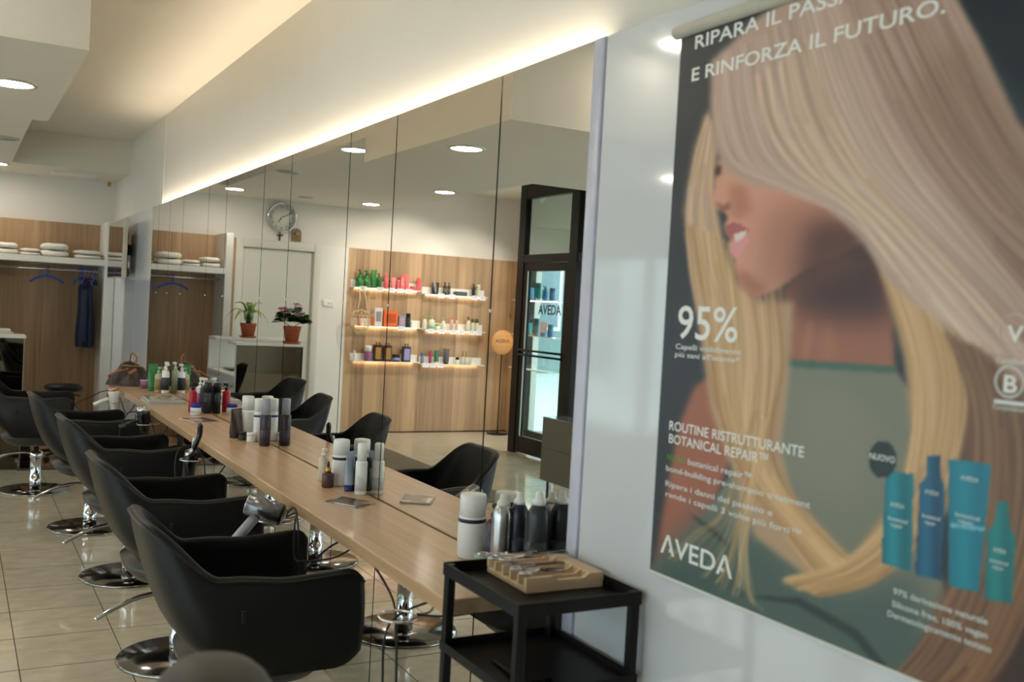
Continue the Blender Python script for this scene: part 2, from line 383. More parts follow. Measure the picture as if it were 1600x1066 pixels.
# fixed bays beside the door
for n, (y0, y1) in enumerate(((7.25, 8.38), (6.05, 7.18), (4.85, 5.98))):
    wn = struct(thing('window_%d' % (n+1), None, None))
    q = MB(); frame_bar(q, y0-0.07, y0, 0, 2.94); frame_bar(q, y0, y1, 2.80, 2.94); frame_bar(q, y0, y1, 0, 0.10); frame_bar(q, y0, y1, 2.085, 2.17)
    q.build('window_frame', M_FRAME, wn)
    MB().box(XD-0.004, XD+0.004, y0-0.01, y1+0.01, 0.09, 2.81).build('pane', GL, wn)
for n, (y0, y1) in enumerate(((-1.6, 0.9), (0.9, 3.4), (3.4, 5.4), (5.4, 7.4), (7.4, 10.78))):  # first two bays unseen, added to throw cool daylight on poster wall and chairs
    wn = struct(thing('window_%d' % (n+4), None, None))
    q = MB()
    for a in ((y0, y0+0.06, 0, 2.25), (y1-0.06, y1, 0, 2.25), (y0+0.06, y1-0.06, 0, 0.08), (y0+0.06, y1-0.06, 2.17, 2.25)): q.box(XS-0.06, XS, *a)
    q.build('window_frame', M_FRAME, wn)
    MB().box(XS-0.034, XS-0.026, y0+0.05, y1-0.05, 0.07, 2.18).build('pane', GL, wn)
struct(MB().box(-17.5, -3.4, -6, 25, -0.24, -0.13).build('ground', mat('pale_paving', (205, 205, 200), 0.8, var=0.08, scale=3)))
fe = thing('street_end_building', 'grey blue building closing the street, faint through the glass door', 'building', (-11, 24, -0.13))
MB().box(-6, 7.5, 0, 0.5, 0, 7).build('facade', mat('grey_blue_render', (120, 142, 142), 0.8, var=0.05, scale=1.5), fe)
for k in range(5):
    wo = MB().bbox(-5+2.4*k, -3.8+2.4*k, -0.04, 0.02, 1.2, 3.0, 0.01, 1).build('window', M_WHITE, fe)
    MB().box(-4.9+2.4*k, -3.9+2.4*k, -0.05, -0.041, 1.3, 2.9).build('pane', mat('dark_pane', (110, 130, 140), 0.1), wo)
bld = thing('street_building', 'pale building across the street seen through the glass door', 'building', (-13.5, 8, -0.13))
MB().box(-0.4, 0, -13, 13, 0, 4.2).build('facade', mat('pale_render', (226, 230, 230), 0.8, var=0.04, scale=2), bld)
for k in range(6):
    wo = MB().bbox(-0.02, 0.05, -11+4*k, -9.4+4*k, 1.0, 2.6, 0.01, 1).build('window', M_WHITE, bld)
    MB().box(0.05, 0.06, -10.9+4*k, -9.5+4*k, 1.1, 2.5).build('pane', mat('dark_pane', (110, 130, 140), 0.1), wo)

# ---- door in the back wall
d2 = struct(thing('door_2', None, None))
q = MB()
q.bbox(-1.385, -1.303, YB-0.045, YB+0.01, 0, 2.2, 0.006, 2); q.bbox(-2.283, -2.20, YB-0.045, YB+0.01, 0, 2.2, 0.006, 2); q.bbox(-2.20, -1.385, YB-0.045, YB+0.01, 2.105, 2.2, 0.006, 2)
q.bbox(-1.40, -1.385, YB-0.02, YB+0.01, 0, 2.105, 0.003, 1); q.bbox(-2.20, -2.185, YB-0.02, YB+0.01, 0, 2.105, 0.003, 1)
q.build('door_frame', M_DOOR, d2)
lf = MB().bbox(-2.182, -1.403, YB-0.012, YB+0.02, 0.006, 2.10, 0.003, 1).build('door_leaf', M_DOOR, d2)
MB().tube([(-2.10, YB-0.012, 1.02), (-2.10, YB-0.06, 1.02), (-1.98, YB-0.06, 1.02)], 0.009, 8).build('door_handle', M_STEEL, lf)

# ================================================================== LAMPS
def downlight(p, on, label, r=0.105):
    t = thing('downlight', label, 'ceiling light', p, group='round recessed ceiling lights')
    MB().lathe([(r*0.86, -0.001), (r*0.88, -0.008), (r*1.06, -0.008), (r*1.1, -0.001), (r*1.1, 0.004)], 32).build('trim_ring', mat('lamp_ring', (196, 192, 184), 0.3, 0.3), t)
    MB().lathe([(r*0.87, -0.004), (0.0, -0.0041)], 32).build('diffuser', emit('downlight_glow', (1.0, 0.90, 0.77), DOWNLIGHT) if on else mat('lamp_off', (180, 176, 166), 0.4), t)
for p, on, lab in [((-1.196, 5.29, 2.487), 1, 'lit round downlight in the lowered ceiling block above the second chair'),
                   ((-2.75, 5.29, 2.487), 1, 'lit round downlight in the lowered ceiling block nearer the shop window'),
                   ((-1.11, 6.96, 2.66), 1, 'lit round downlight just beyond the lowered ceiling block'),
                   ((-1.11, 8.62, 2.66), 0, 'unlit round ceiling fitting high above the fifth chair'),
                   ((-1.10, 10.49, 2.66), 1, 'lit round downlight in front of the coat niche'),
                   ((-1.88, 10.56, 2.66), 0, 'unlit round ceiling fitting in front of the wall clock'),
                   ((-2.63, 10.56, 2.66), 1, 'lit round downlight closest to the product shelf wall'),
                   ((-2.687, 8.755, 2.66), 1, 'lit round downlight between the reception desk and the glass door'),
                   (tuple(refl(on_z((1062, 68), 2.97))), 1, 'lit round downlight in the high ceiling near the poster'),
                   ((-2.9, 1.6, 2.97), 1, 'unseen round downlight added in the high ceiling to light the poster')]:  # last lamp is out of view, added to brighten the poster wall
    downlight(p, on, lab, 0.105 if p != (-1.88, 10.56, 2.66) else 0.08)
def track_spot(p, target, label, power):
    t = thing('track_spotlight', label, 'spotlight', p, group='ceiling spotlights at the shelf wall')
    d = (Vector(target) - Vector(p)).normalized(); e = d*0.11 - Vector((0, 0, 0.10)); b0 = -Vector((0, 0, 0.10)) - d*0.05
    MB().cyl((0,0,0), (0,0,-0.10), 0.012).lathe([(0.05, 0.0), (0.05, -0.02)], 20).build('stem', M_WHITE, t)
    MB().cyl(b0, e, 0.038, 18, 0.045).build('lamp_head', M_WHITE, t)
    MB().cyl(e, e + d*0.002, 0.036, 18).build('lens', emit('spot_glow', (1, 0.95, 0.86), 60), t)
    L = bpy.data.lights.new('spot_beam', 'SPOT'); L.energy = power; L.spot_size = 1.15; L.spot_blend = 0.6; L.color = (1, 0.90, 0.76); L.shadow_soft_size = 0.03
    lo = link('spot_beam', L, t, e + d*0.01); lo.rotation_euler = d.to_track_quat('-Z', 'Y').to_euler()
track_spot((-3.45, 9.5, ZH), (-3.30, YB, 1.75), 'white ceiling spotlight aimed at the left product shelves', 52)
track_spot((-4.25, 9.5, ZH), (-4.10, YB, 1.65), 'white ceiling spotlight aimed at the right product shelves', 46)

# ================================================================== COUNTER
ct = thing('styling_counter', 'long pale oak counter running along the mirrors', 'counter', (0, 0, 0))
ZC = 0.82; XF = -0.311
MB().bbox(XF, -0.0055, 2.19, 8.40, ZC-0.04, ZC, 0.0025, 1).build('worktop', M_COUNTER, ct)
for yy in (2.9, 4.25, 5.6, 6.95, 8.2):
    MB().prism([(-0.27, ZC-0.04), (-0.004, ZC-0.04), (-0.004, ZC-0.20), (-0.02, ZC-0.20), (-0.25, ZC-0.06)], yy, yy+0.012, 'y').build('bracket', M_STEEL, ct)

# ================================================================== STYLING CHAIRS
def chair_section(s):
    """s 0..1 runs from the right arm front round the back to the left arm front"""
    hw, xf, xc, xb = 0.285, 0.245, -0.115, 0.125
    La = xf - xc; n = 3.4
    tot_arc = 0.84; tot = 2*La + tot_arc; d = s*tot
    if d < La: return Vector((xf-d, -hw, 0)), 0.0
    if d > La + tot_arc: return Vector((xc + (d-La-tot_arc), hw, 0)), 0.0
    a = -PI/2 - (d-La)/tot_arc*PI
    ca, sa = math.cos(a), math.sin(a)
    x = xc + xb*math.copysign(abs(ca)**(2/n), ca); y = hw*math.copysign(abs(sa)**(2/n), sa)
    return Vector((x, y, 0)), 0.0
def sstep(a, b, x): t = max(0, min(1, (x-a)/(b-a))); return t*t*(3-2*t)
def chair_meshes():
    NS = 96; out = {}
    tops = []; mb = MB(); rings = []
    Pl = [chair_section(i/(NS-1)) for i in range(NS)]
    for i in range(NS):
        p, wgt = Pl[i]
        t = (Pl[min(i+1, NS-1)][0] - Pl[max(i-1, 0)][0]).normalized(); nin = Vector((-t.y, t.x, 0))
        # keep the normal pointing to the inside
        if (Vector((0.0, 0, 0)) - p).dot(nin) < 0: nin = -nin
        bk = sstep(-0.118, -0.238, p.x); hb = sstep(-0.160, -0.238, p.x)                     # 0 at the arms, 1 at the back
        ft = sstep(-0.02, 0.245, p.x)
        ztop = 0.722 + 0.014*ft + 0.010*sstep(0.02, -0.13, p.x) + 0.145*hb
        zbot = 0.435 + 0.02*sstep(0.16, 0.245, p.x) + 0.02*bk
        end = min(i, NS-1-i); th = 0.030*min(1.0, 0.55+0.15*end)
        if end < 3: ztop -= (3-end)**2*0.0035; zbot += (3-end)**2*0.003
        ring = []
        def P(off, z):
            lean = -0.150*(z-0.46)/(0.42) * bk
            narrow = 1.0 - 0.16*sstep(0.0, -0.2, p.x)*sstep(0.55, 0.90, z)
            q = p + nin*off; bell = 0.018*math.sin(PI*min(1, max(0, (z-zbot)/(ztop-zbot))))
            q2 = q - nin*bell*(1 if off < th*0.5 else 0)
            tuck = nin*0.05*bk*max(0, (0.55-z)/0.1)**1.5
            return Vector((q2.x + lean, q2.y*narrow, z)) + tuck
        NV = 9
        for k in range(NV): ring.append(P(0, zbot + (ztop-0.014-zbot)*k/(NV-1)))
        for k in range(1, 6):
            a = PI*k/6; ring.append(P(th/2 - th/2*math.cos(a), ztop-0.014 + 0.014*math.sin(a)))
        for k in range(NV): ring.append(P(th, ztop-0.014 + (zbot-ztop+0.014)*k/(NV-1)))
        rings.append(ring); tops.append(P(-0.001, ztop-0.012))
    n = len(rings[0]); fs = []
    for i in range(NS-1):
        for k in range(n): fs.append((i*n+k, (i+1)*n+k, (i+1)*n+(k+1) % n, i*n+(k+1) % n))
    fs.append(tuple(reversed(range(n)))); fs.append(tuple((NS-1)*n+k for k in range(n)))
    mb.add([v for r in rings for v in r], fs, True)
    out['shell'] = (mb.mesh('shell'), M_LEATHER)
    out['piping'] = (MB().tube(tops, 0.0042, 6).mesh('piping'), M_LEATHER2)
    def sup(a, rx, ry, n=3.2):
        c, s = math.cos(a), math.sin(a); return math.copysign(abs(c)**(2/n), c)*rx, math.copysign(abs(s)**(2/n), s)*ry
    def cushion(lev, cx):
        N = 36; vs = []; fs = []
        for (k, z) in lev:
            for j in range(N):
                x, y = sup(2*PI*j/N, 0.235*k, 0.25*k); vs.append((cx+x, y, z))
        for i in range(len(lev)-1):
            for j in range(N): fs.append((i*N+j, i*N+(j+1) % N, (i+1)*N+(j+1) % N, (i+1)*N+j))
        fs.append(tuple(reversed(range(N)))); fs.append(tuple((len(lev)-1)*N+j for j in range(N)))
        return MB().add(vs, fs, True)
    out['seat'] = (cushion([(0.94, 0.44), (0.99, 0.45), (1.0, 0.47), (1.0, 0.50), (0.985, 0.52), (0.92, 0.533), (0.6, 0.54)], 0.035).mesh('seat'), M_LEATHER)
    out['seat_pan'] = (cushion([(0.30, 0.345), (0.55, 0.352), (0.78, 0.375), (0.92, 0.41), (0.95, 0.441)], -0.02).mesh('seat_pan'), mat('grey_vinyl', (58, 54, 50), 0.4, var=0.08, scale=40))
    out['column'] = (MB().lathe([(0.042, 0.016), (0.042, 0.10), (0.039, 0.102), (0.039, 0.245), (0.045, 0.25), (0.045, 0.295), (0.02, 0.30), (0.02, 0.35)], 24).mesh('column'), M_CHROME)
    out['base'] = (MB().lathe([(0.252, 0.0), (0.254, 0.006), (0.248, 0.013), (0.06, 0.017), (0.0, 0.017)], 56).mesh('base'), M_BASE)
    out['foot_lever'] = (MB().tube([(-0.03, 0, 0.285), (-0.10, -0.01, 0.29), (-0.2, -0.02, 0.275), (-0.30, -0.03, 0.235), (-0.345, -0.034, 0.21)], 0.010, 10, sub=4).mesh('foot_lever'), M_CHROME)
    out['maker_tag'] = (MB().bbox(-0.13, -0.118, -0.3105, -0.3045, 0.61, 0.645, 0.001, 1).mesh('maker_tag'), M_LEATHER2)
    return out
CH = chair_meshes()
def chair(x, y, rz, label):
    t = thing('styling_chair', label, 'chair', (x, y, 0), rz, 'black styling chairs at the mirror counter')
    for k, (me, mt) in CH.items():
        if not me.materials: me.materials.append(mt)
        link(k, me, t)
    return t
chair(-0.52, 3.12, 0.0, 'black leather styling chair nearest the camera, beside the black trolley')
chair(-0.515, 4.30, 0.03, 'black leather styling chair second from the camera, with a silver hairdryer over its arm')
chair(-0.52, 5.65, 0.06, 'black leather styling chair in the middle of the row of five')
chair(-0.585, 6.89, 0.06, 'black leather styling chair fourth from the camera')
chair(-0.82, 8.25, -0.12, 'black leather styling chair farthest from the camera, in front of the reception desk')

# grey high-backed chair whose headrest shows at the bottom edge
hc = thing('high_back_chair', 'dark grey chair close to the camera with rounded headrest showing at the bottom', 'chair', (-1.03, 1.31, -0.0), 0.0)
M_GREYL = mat('grey_leather', (74, 70, 65), 0.5, var=0.08, scale=30, bump=0.15)
MB().grid(24, 13, lambda u, v: (-0.05 + 0.085*math.cos(2*PI*u)*math.sin(PI*v)**0.7, 0.105*math.sin(2*PI*u)*math.sin(PI*v)**0.7, 0.970 - 0.092*math.copysign(abs(math.cos(PI*v))**0.8, math.cos(PI*v))), closeu=True).build('headrest', M_GREYL, hc)
MB().bbox(-0.13, -0.03, -0.19, 0.19, 0.46, 0.86, 0.035, 4).build('backrest', M_GREYL, hc)
MB().cyl((-0.06, -0.03, 0.84), (-0.06, -0.03, 0.95), 0.008).cyl((-0.06, 0.03, 0.84), (-0.06, 0.03, 0.95), 0.008).build('headrest_post', M_CHROME, hc)
MB().bbox(-0.10, 0.34, -0.22, 0.22, 0.38, 0.48, 0.03, 3).build('seat', M_GREYL, hc)
MB().lathe([(0.035, 0.015), (0.035, 0.38)], 18).build('column', M_CHROME, hc)
MB().lathe([(0.24, 0), (0.24, 0.01), (0.05, 0.018), (0, 0.018)], 40).build('base', M_BASE, hc)

# ================================================================== TROLLEY WITH SCISSOR BLOCK
tr = thing('salon_trolley', 'black metal tray trolley standing under the poster at the counter end', 'trolley', (-0.178, 1.975, 0))
hx, hy, zt = 0.148, 0.172, 0.925
for k, sx in enumerate((-1, 1)):
    for sy in (-1, 1):
        MB().bbox(sx*hx-0.011, sx*hx+0.011, sy*hy-0.011, sy*hy+0.011, 0.05, zt-0.002, 0.002, 1).build('leg', M_BLACKMETAL, tr)
        c = MB().lathe([(0.022, -0.009), (0.025, -0.006), (0.025, 0.006), (0.022, 0.009)], 18, M=Matrix.Translation((sx*hx, sy*hy, 0.0255)) @ Matrix.Rotation(PI/2, 4, 'X')).build('castor', M_RUBBER, tr)
def tray(z, name, lip):
    q = MB().box(-hx-0.012, hx+0.012, -hy-0.012, hy+0.012, z-lip, z-lip+0.003)
    for a in ((-hx-0.013, -hx-0.010, -hy-0.013, hy+0.013), (hx+0.010, hx+0.013, -hy-0.013, hy+0.013), (-hx-0.010, hx+0.010, -hy-0.013, -hy-0.010), (-hx-0.010, hx+0.010, hy+0.010, hy+0.013)):
        q.box(*a, z-lip, z)
    q.build(name, M_BLACKMETAL, tr)
tray(zt, 'tray', 0.030); tray(0.735, 'shelf', 0.022); tray(0.40, 'shelf', 0.022)
tb = tag(MB().bbox(-0.27, -0.20, 1.86, 2.02, 0.7165, 0.726, 0.002, 1).build('comb_case', M_BLACKMETAL), 'flat black comb case lying on the lower trolley shelf', 'case')
ZT = zt - 0.030 + 0.003
M_BEECH = wood('beech', (206, 176, 140), (238, 212, 176), 'Y', 'X', 0.03, 0.5)
sb = thing('scissor_block', 'pale beech scissor block with slots on the black trolley', 'scissor holder', (-0.128, 2.035, ZT), -0.02)
MB().bbox(-0.105, 0.105, -0.10, 0.10, 0.0, 0.014, 0.002, 1).build('block_base', M_BEECH, sb)
for k in range(6):
    y = -0.10 + k*0.0385
    MB().prism([(-0.105, 0.0145), (0.105, 0.0145), (0.105, 0.036), (0.066, 0.036), (0.050, 0.026), (-0.02, 0.026), (-0.035, 0.036), (-0.105, 0.036)], y, y+0.0075 if k else y+0.012, 'y').build('ridge', M_BEECH, sb)
MB().bbox(0.066, 0.105, -0.099, 0.099, 0.0141, 0.0358, 0.002, 1).build('end_rail', M_BEECH, sb)
def scissors(loc, rz, tilt, label, L=0.15, mt=M_CHROME):
    t = thing('scissors', label, 'scissors', loc, rz, 'hairdressing scissors on the block'); t.rotation_euler = (0, tilt, rz)
    for sgn in (-1, 1):
        q = MB().prism([(0.0, -0.005*sgn), (L*0.62, sgn*0.0012), (L*0.60, sgn*0.006), (0.0, sgn*0.006)], 0.001 if sgn > 0 else -0.0018, 0.003 if sgn > 0 else 0.0004, 'z')
        q.build('blade', mt, t)
        h = MB().tube([(0, sgn*0.001, 0), (-L*0.15, sgn*0.010, 0), (-L*0.27, sgn*0.016, 0)], 0.0028, 8, sub=3)
        h.tube([(-L*0.27-0.014+0.014*math.cos(a), sgn*0.022+0.011*math.sin(a), 0) for a in [2*PI*i/16 for i in range(16)]], 0.0026, 8, closed=True)
        h.build('handle', mt, t)
    MB().lathe([(0.0045, -0.0035), (0.0045, 0.0045), (0.002, 0.006), (0, 0.006)], 12).build('pivot_screw', mt, t)
    return t
zb = ZT + 0.036
scissors((-0.19, 2.115, zb+0.010), 0.10, 0.03, 'silver scissors at the far side of the block, handles hanging over the slots')
scissors((-0.175, 2.06, zb+0.018), -0.14, 0.0, 'silver scissors lying across the middle slots of the block')
scissors((-0.165, 2.02, zb+0.006), 0.04, 0.04, 'dark steel thinning scissors on the near side of the block', 0.14, M_STEEL)
scissors((-0.185, 1.972, zb+0.006), -0.02, 0.06, 'small silver scissors at the near edge of the block', 0.12)
cl = thing('hair_clip', 'long grey sectioning clip lying across the beech block', 'hair clip', (-0.085, 2.085, zb+0.008), 0.05)
MB().prism([(-0.05, -0.006), (0.055, -0.004), (0.055, 0.004), (-0.05, 0.006)], 0, 0.004).build('clip_arm', M_STEEL, cl)
MB().prism([(-0.05, -0.005), (0.05, -0.003), (0.05, 0.003), (-0.05, 0.005)], 0.007, 0.010).build('clip_arm', M_STEEL, cl)
MB().cyl((-0.03, -0.006, 0.005), (-0.03, 0.006, 0.005), 0.004, 10).build('spring', M_CHROME, cl)

# ================================================================== BOTTLES
def prof_can(r, h, sh=0.012): return [(r*0.9, 0), (r, 0.004), (r, h-sh), (r*0.9, h-sh*0.35), (r*0.62, h), (0, h)]
def C_(rgb, rough=0.3, **k): return mat('plastic_%d_%d_%d' % tuple(int(c) for c in rgb), rgb, rough, var=0.03, **k)
def bottle(name, label, cat, p, kind, h, r, body, cap, band=None, group=None, rz=0.0, bmat=None):
    t = thing(name, label, cat, p, rz, group); mb_ = bmat or C_(body); mc = C_(cap)
    if kind == 'can':            # aerosol with overcap
        hb = h*0.72
        b = MB().lathe(prof_can(r, hb, r*0.5), 22).build('body', mb_, t)
        MB().lathe([(r*0.94, 0), (r*0.95, h-hb+r*0.3), (r*0.88, h-hb+r*0.45), (r*0.5, h-hb+r*0.52), (0, h-hb+r*0.52)], 22, c=(0, 0, hb-r*0.5)).build('cap', mc, t)
        if band: MB().lathe([(r*1.008, hb*0.78), (r*1.008, hb*0.86)], 22).build('label_band', C_(band), b)
    elif kind == 'spray':        # dome shouldered bottle with nozzle
        hb = h*0.86
        b = MB().lathe([(r*0.92, 0), (r, 0.004), (r, hb*0.80), (r*0.93, hb*0.90), (r*0.7, hb*0.965), (r*0.48, hb), (0, hb)], 24).build('body', mb_, t)
        MB().lathe([(r*0.62, 0), (r*0.6, h*0.04), (r*0.36, h*0.07), (r*0.32, h*0.13), (0, h*0.14)], 18, c=(0, 0, hb-0.003)).build('nozzle', mc, t)
        if band: MB().lathe([(r*1.006, hb*0.2), (r*1.006, hb*0.55)], 24).build('label_band', C_(band), b)
    elif kind == 'pump':
        hb = h*0.72
        b = MB().lathe([(r*0.9, 0), (r, 0.004), (r, hb-r*0.5), (r*0.8, hb-r*0.15), (r*0.42, hb), (r*0.40, hb+h*0.03), (0, hb+h*0.03)], 20).build('body', mb_, t)
        MB().lathe([(r*0.48, 0), (r*0.48, h*0.07), (r*0.2, h*0.075), (r*0.2, h*0.15)], 16, c=(0, 0, hb+h*0.028)).bbox(-r*0.3, r*0.85, -r*0.3, r*0.3, hb+h*0.17, hb+h*0.25, r*0.1, 2).build('pump_head', mc, t)
        if band: MB().lathe([(r*1.008, hb*0.15), (r*1.008, hb*0.72)], 20).build('label_band', C_(band), b)
    elif kind == 'foam':         # foamer with tall clear cap
        hb = h*0.66
        b = MB().lathe(prof_can(r, hb, r*0.35), 20).build('body', mb_, t)
        MB().lathe([(r*0.80, 0), (r*0.78, h-hb-0.004), (r*0.66, h-hb), (0, h-hb)], 20, c=(0, 0, hb-r*0.1)).build('cap', mc, t)
        if band: MB().lathe([(r*1.008, hb*0.12), (r*1.008, hb*0.5)], 20).build('label_band', C_(band), b)
    elif kind == 'dropper':
        hb = h*0.55
        MB().lathe(prof_can(r, hb, r*0.25), 20).build('body', mb_, t)
        MB().lathe([(r*0.5, 0), (r*0.5, h*0.2)], 18, c=(0, 0, hb-0.001)).build('collar', mat('gold', (200, 160, 90), 0.2, 1.0), t)
        MB().lathe([(r*0.24, 0), (r*0.24, h*0.14), (r*0.16, h*0.22), (0, h*0.25)], 14, c=(0, 0, hb+h*0.2)).build('bulb', mc, t)
    elif kind == 'jar':
        hb = h*0.66
        b = MB().lathe([(r*0.93, 0), (r*0.97, 0.003), (r*0.97, hb), (0, hb)], 24).build('body', mb_, t)
        MB().lathe([(r, 0), (r, h-hb-0.003), (r*0.95, h-hb), (0, h-hb)], 24, c=(0, 0, hb)).build('lid', mc, t)
        if band: MB().lathe([(r*0.98, hb*0.25), (r*0.98, hb*0.75)], 24).build('label_band', C_(band), b)
    elif kind == 'tube':         # squeeze tube standing on its cap, flat crimp on top
        hc_ = h*0.16
        def fn(u, v):
            a = 2*PI*u; k = v
            return (r*(1+0.12*k)*math.cos(a), r*(1-0.97*k)*0.85*math.sin(a), hc_ + (h-hc_)*v)
        b = MB().grid(20, 9, fn, closeu=True).build('body', mb_, t)
        MB().lathe([(r*0.86, 0), (r*0.9, 0.003), (r*0.9, hc_+0.001), (0, hc_+0.001)], 20, sy=0.9).build('cap', mc, t)
    elif kind == 'box':
        b = MB().bbox(-r, r, -r*0.55, r*0.55, 0, h, 0.0015, 1).build('carton', mb_, t)
        if band: MB().box(-r*0.7, r*0.7, -r*0.55-0.0008, -r*0.55-0.0002, h*0.25, h*0.8).build('printed_panel', C_(band), b)
    elif kind == 'flat':
        MB().bbox(-r, r, -0.03, 0.03, 0, h, 0.0015, 1).build('carton', mb_, t)
        MB().box(-r*0.8, r*0.8, -0.0308, -0.0302, h*0.3, h*0.7).build('printed_panel', C_(cap), t)
    elif kind == 'twin':         # gift box with two pump heads
        b = MB().bbox(-r, r, -r*0.6, r*0.6, 0, h*0.84, 0.0015, 1).build('carton', mb_, t)
        for sx in (-0.35, 0.35): MB().lathe([(r*0.14, 0), (r*0.14, h*0.10), (r*0.3, h*0.11), (r*0.28, h*0.15), (0, h*0.16)], 12, c=(r*sx, 0, h*0.838)).build('pump_head', mat('gold', (200, 160, 90), 0.2, 1.0), t)
        if band: MB().box(-r*0.75, r*0.75, -r*0.6-0.0008, -r*0.6-0.0002, h*0.1, h*0.72).build('printed_panel', C_(band), b)
    return t
ZB = ZC + 0.0005
WHT = (232, 232, 230)
G1 = 'bottles at the counter end by the trolley'
bottle('spray_can', 'large white spray can with navy band standing at the counter end', 'spray can', (-0.058, 2.56, ZB), 'can', 0.187, 0.041, WHT, (238, 238, 236), (32, 40, 66), G1)
bottle('pump_bottle', 'dark plum pump bottle between the white and silver cans', 'bottle', (-0.036, 2.465, ZB), 'pump', 0.180, 0.024, (58, 34, 44), (50, 28, 38), (60, 62, 82), G1)
bottle('jar', 'small pale green glass jar in front of the plum bottle', 'jar', (-0.090, 2.425, ZB), 'jar', 0.042, 0.024, (120, 150, 130), (140, 165, 150), None, G1)
bottle('spray_can', 'brushed silver spray can with frosted nozzle behind the scissor block', 'spray can', (-0.078, 2.347, ZB), 'spray', 0.229, 0.0275, (200, 200, 202), (226, 224, 216), None, G1, bmat=mat('satin_aluminium', (196, 196, 198), 0.28, 1.0))
bottle('spray_bottle', 'dark navy spray bottle right beside the silver can', 'spray bottle', (-0.033, 2.335, ZB), 'spray', 0.234, 0.0265, (34, 38, 50), (236, 236, 232), (44, 48, 62), G1)
bottle('spray_bottle', 'dark slate spray bottle closest to the mirror edge', 'spray bottle', (-0.036, 2.228, ZB), 'spray', 0.256, 0.029, (40, 46, 52), (236, 236, 232), (52, 58, 64), G1)
G2 = 'bottles in front of the third mirror panel'
bottle('spray_bottle', 'clear beige spray bottle with white top, left of the white can group', 'spray bottle', (-0.082, 3.83, ZB), 'pump', 0.135, 0.019, (206, 192, 172), WHT, None, G2)
bottle('dropper_bottle', 'brown dropper bottle with gold collar', 'bottle', (-0.105, 3.70, ZB), 'dropper', 0.103, 0.0235, (84, 56, 56), (40, 34, 34), None, G2)
bottle('spray_can', 'large white can with wide cap behind the blue tube', 'spray can', (-0.043, 3.735, ZB), 'can', 0.182, 0.034, WHT, (240, 240, 238), (36, 44, 70), G2)
bottle('tube', 'pale blue tube standing on its dark blue cap', 'tube', (-0.049, 3.612, ZB), 'tube', 0.152, 0.022, (164, 180, 204), (40, 50, 120), None, G2, rz=0.5)
bottle('foam_bottle', 'slim white foam bottle nearest the brochure', 'bottle', (-0.034, 3.53, ZB), 'foam', 0.196, 0.0225, WHT, (240, 240, 238), (204, 206, 208), G2)
bottle('spray_can', 'dark green bottle half hidden behind the slim foam bottle', 'bottle', (-0.019, 3.60, ZB), 'can', 0.13, 0.016, (40, 52, 42), (36, 36, 36), None, G2)
G3 = 'bottles in front of the fifth mirror panel'
bottle('flip_bottle', 'wide white flip-cap bottle behind the brown tube', 'bottle', (-0.05, 5.15, ZB), 'foam', 0.215, 0.039, WHT, WHT, None, G3)
bottle('tube', 'dark brown tube leaning before the white bottle', 'tube', (-0.118, 5.11, ZB), 'tube', 0.15, 0.036, (70, 46, 38), (34, 30, 30), None, G3, rz=0.6)
bottle('jar', 'small dark brown jar in front of the tube', 'jar', (-0.105, 5.02, ZB), 'jar', 0.042, 0.020, (44, 34, 34), (30, 26, 26), None, G3)
bottle('jar', 'small white jar beside the dark jar', 'jar', (-0.078, 4.955, ZB), 'jar', 0.045, 0.022, WHT, (238, 238, 236), None, G3)
bottle('spray_can', 'white bottle with thin blue stripe next to the purple can', 'bottle', (-0.036, 4.985, ZB), 'can', 0.215, 0.026, WHT, WHT, (70, 84, 150), G3)
bottle('spray_can', 'dark purple spray can with silver cap', 'spray can', (-0.050, 4.81, ZB), 'foam', 0.235, 0.026, (52, 40, 52), (158, 162, 172), (60, 52, 70), G3)
G4 = 'bottles in front of the seventh mirror panel'
bottle('spray_bottle', 'red bottle with black spray head', 'bottle', (-0.102, 6.26, ZB), 'pump', 0.185, 0.024, (176, 24, 40), (26, 26, 28), None, G4)
bottle('jar', 'white jar with royal blue lid', 'jar', (-0.107, 6.13, ZB), 'jar', 0.066, 0.033, WHT, (36, 46, 150), (200, 210, 225), G4)
bottle('pump_bottle', 'white pump bottle with magenta contents beside the red bottle', 'bottle', (-0.045, 6.33, ZB), 'pump', 0.215, 0.021, (232, 226, 232), WHT, (170, 90, 150), G4)
bottle('spray_can', 'black matte spray can touching the mirror', 'spray can', (-0.028, 6.19, ZB), 'can', 0.188, 0.024, (34, 33, 38), (24, 24, 26), (58, 56, 64), G4)
bottle('pump_bottle', 'white topped dark bottle behind the black can', 'bottle', (-0.030, 6.29, ZB), 'pump', 0.215, 0.022, (40, 40, 48), WHT, None, G4)
G5 = 'bottles near the handbag'
bottle('tube', 'bright green tube next to the purple cup', 'tube', (-0.115, 7.60, ZB), 'tube', 0.20, 0.034, (66, 140, 78), (50, 120, 60), None, G5, rz=0.4)
bottle('pump_bottle', 'clear bottle with aqua pump and amber liquid', 'bottle', (-0.092, 7.49, ZB), 'pump', 0.19, 0.028, (176, 170, 140), (130, 190, 170), (150, 126, 92), G5)
bottle('pump_bottle', 'white pump bottle with black label near the green tube', 'bottle', (-0.055, 7.43, ZB), 'pump', 0.222, 0.027, WHT, WHT, (34, 40, 52), G5)
bottle('pump_bottle', 'pale green bottle with white top at the mirror beside the green tube', 'bottle', (-0.035, 7.56, ZB), 'pump', 0.225, 0.026, (190, 206, 176), WHT, None, G5)
cupt = thing('paper_cup', 'small purple paper cup between handbag and green tube', 'cup', (-0.135, 7.80, ZB))
MB().lathe([(0.027, 0), (0.034, 0.060), (0.032, 0.060), (0.025, 0.004), (0, 0.004)], 24).build('cup_wall', C_((150, 96, 140)), cupt)
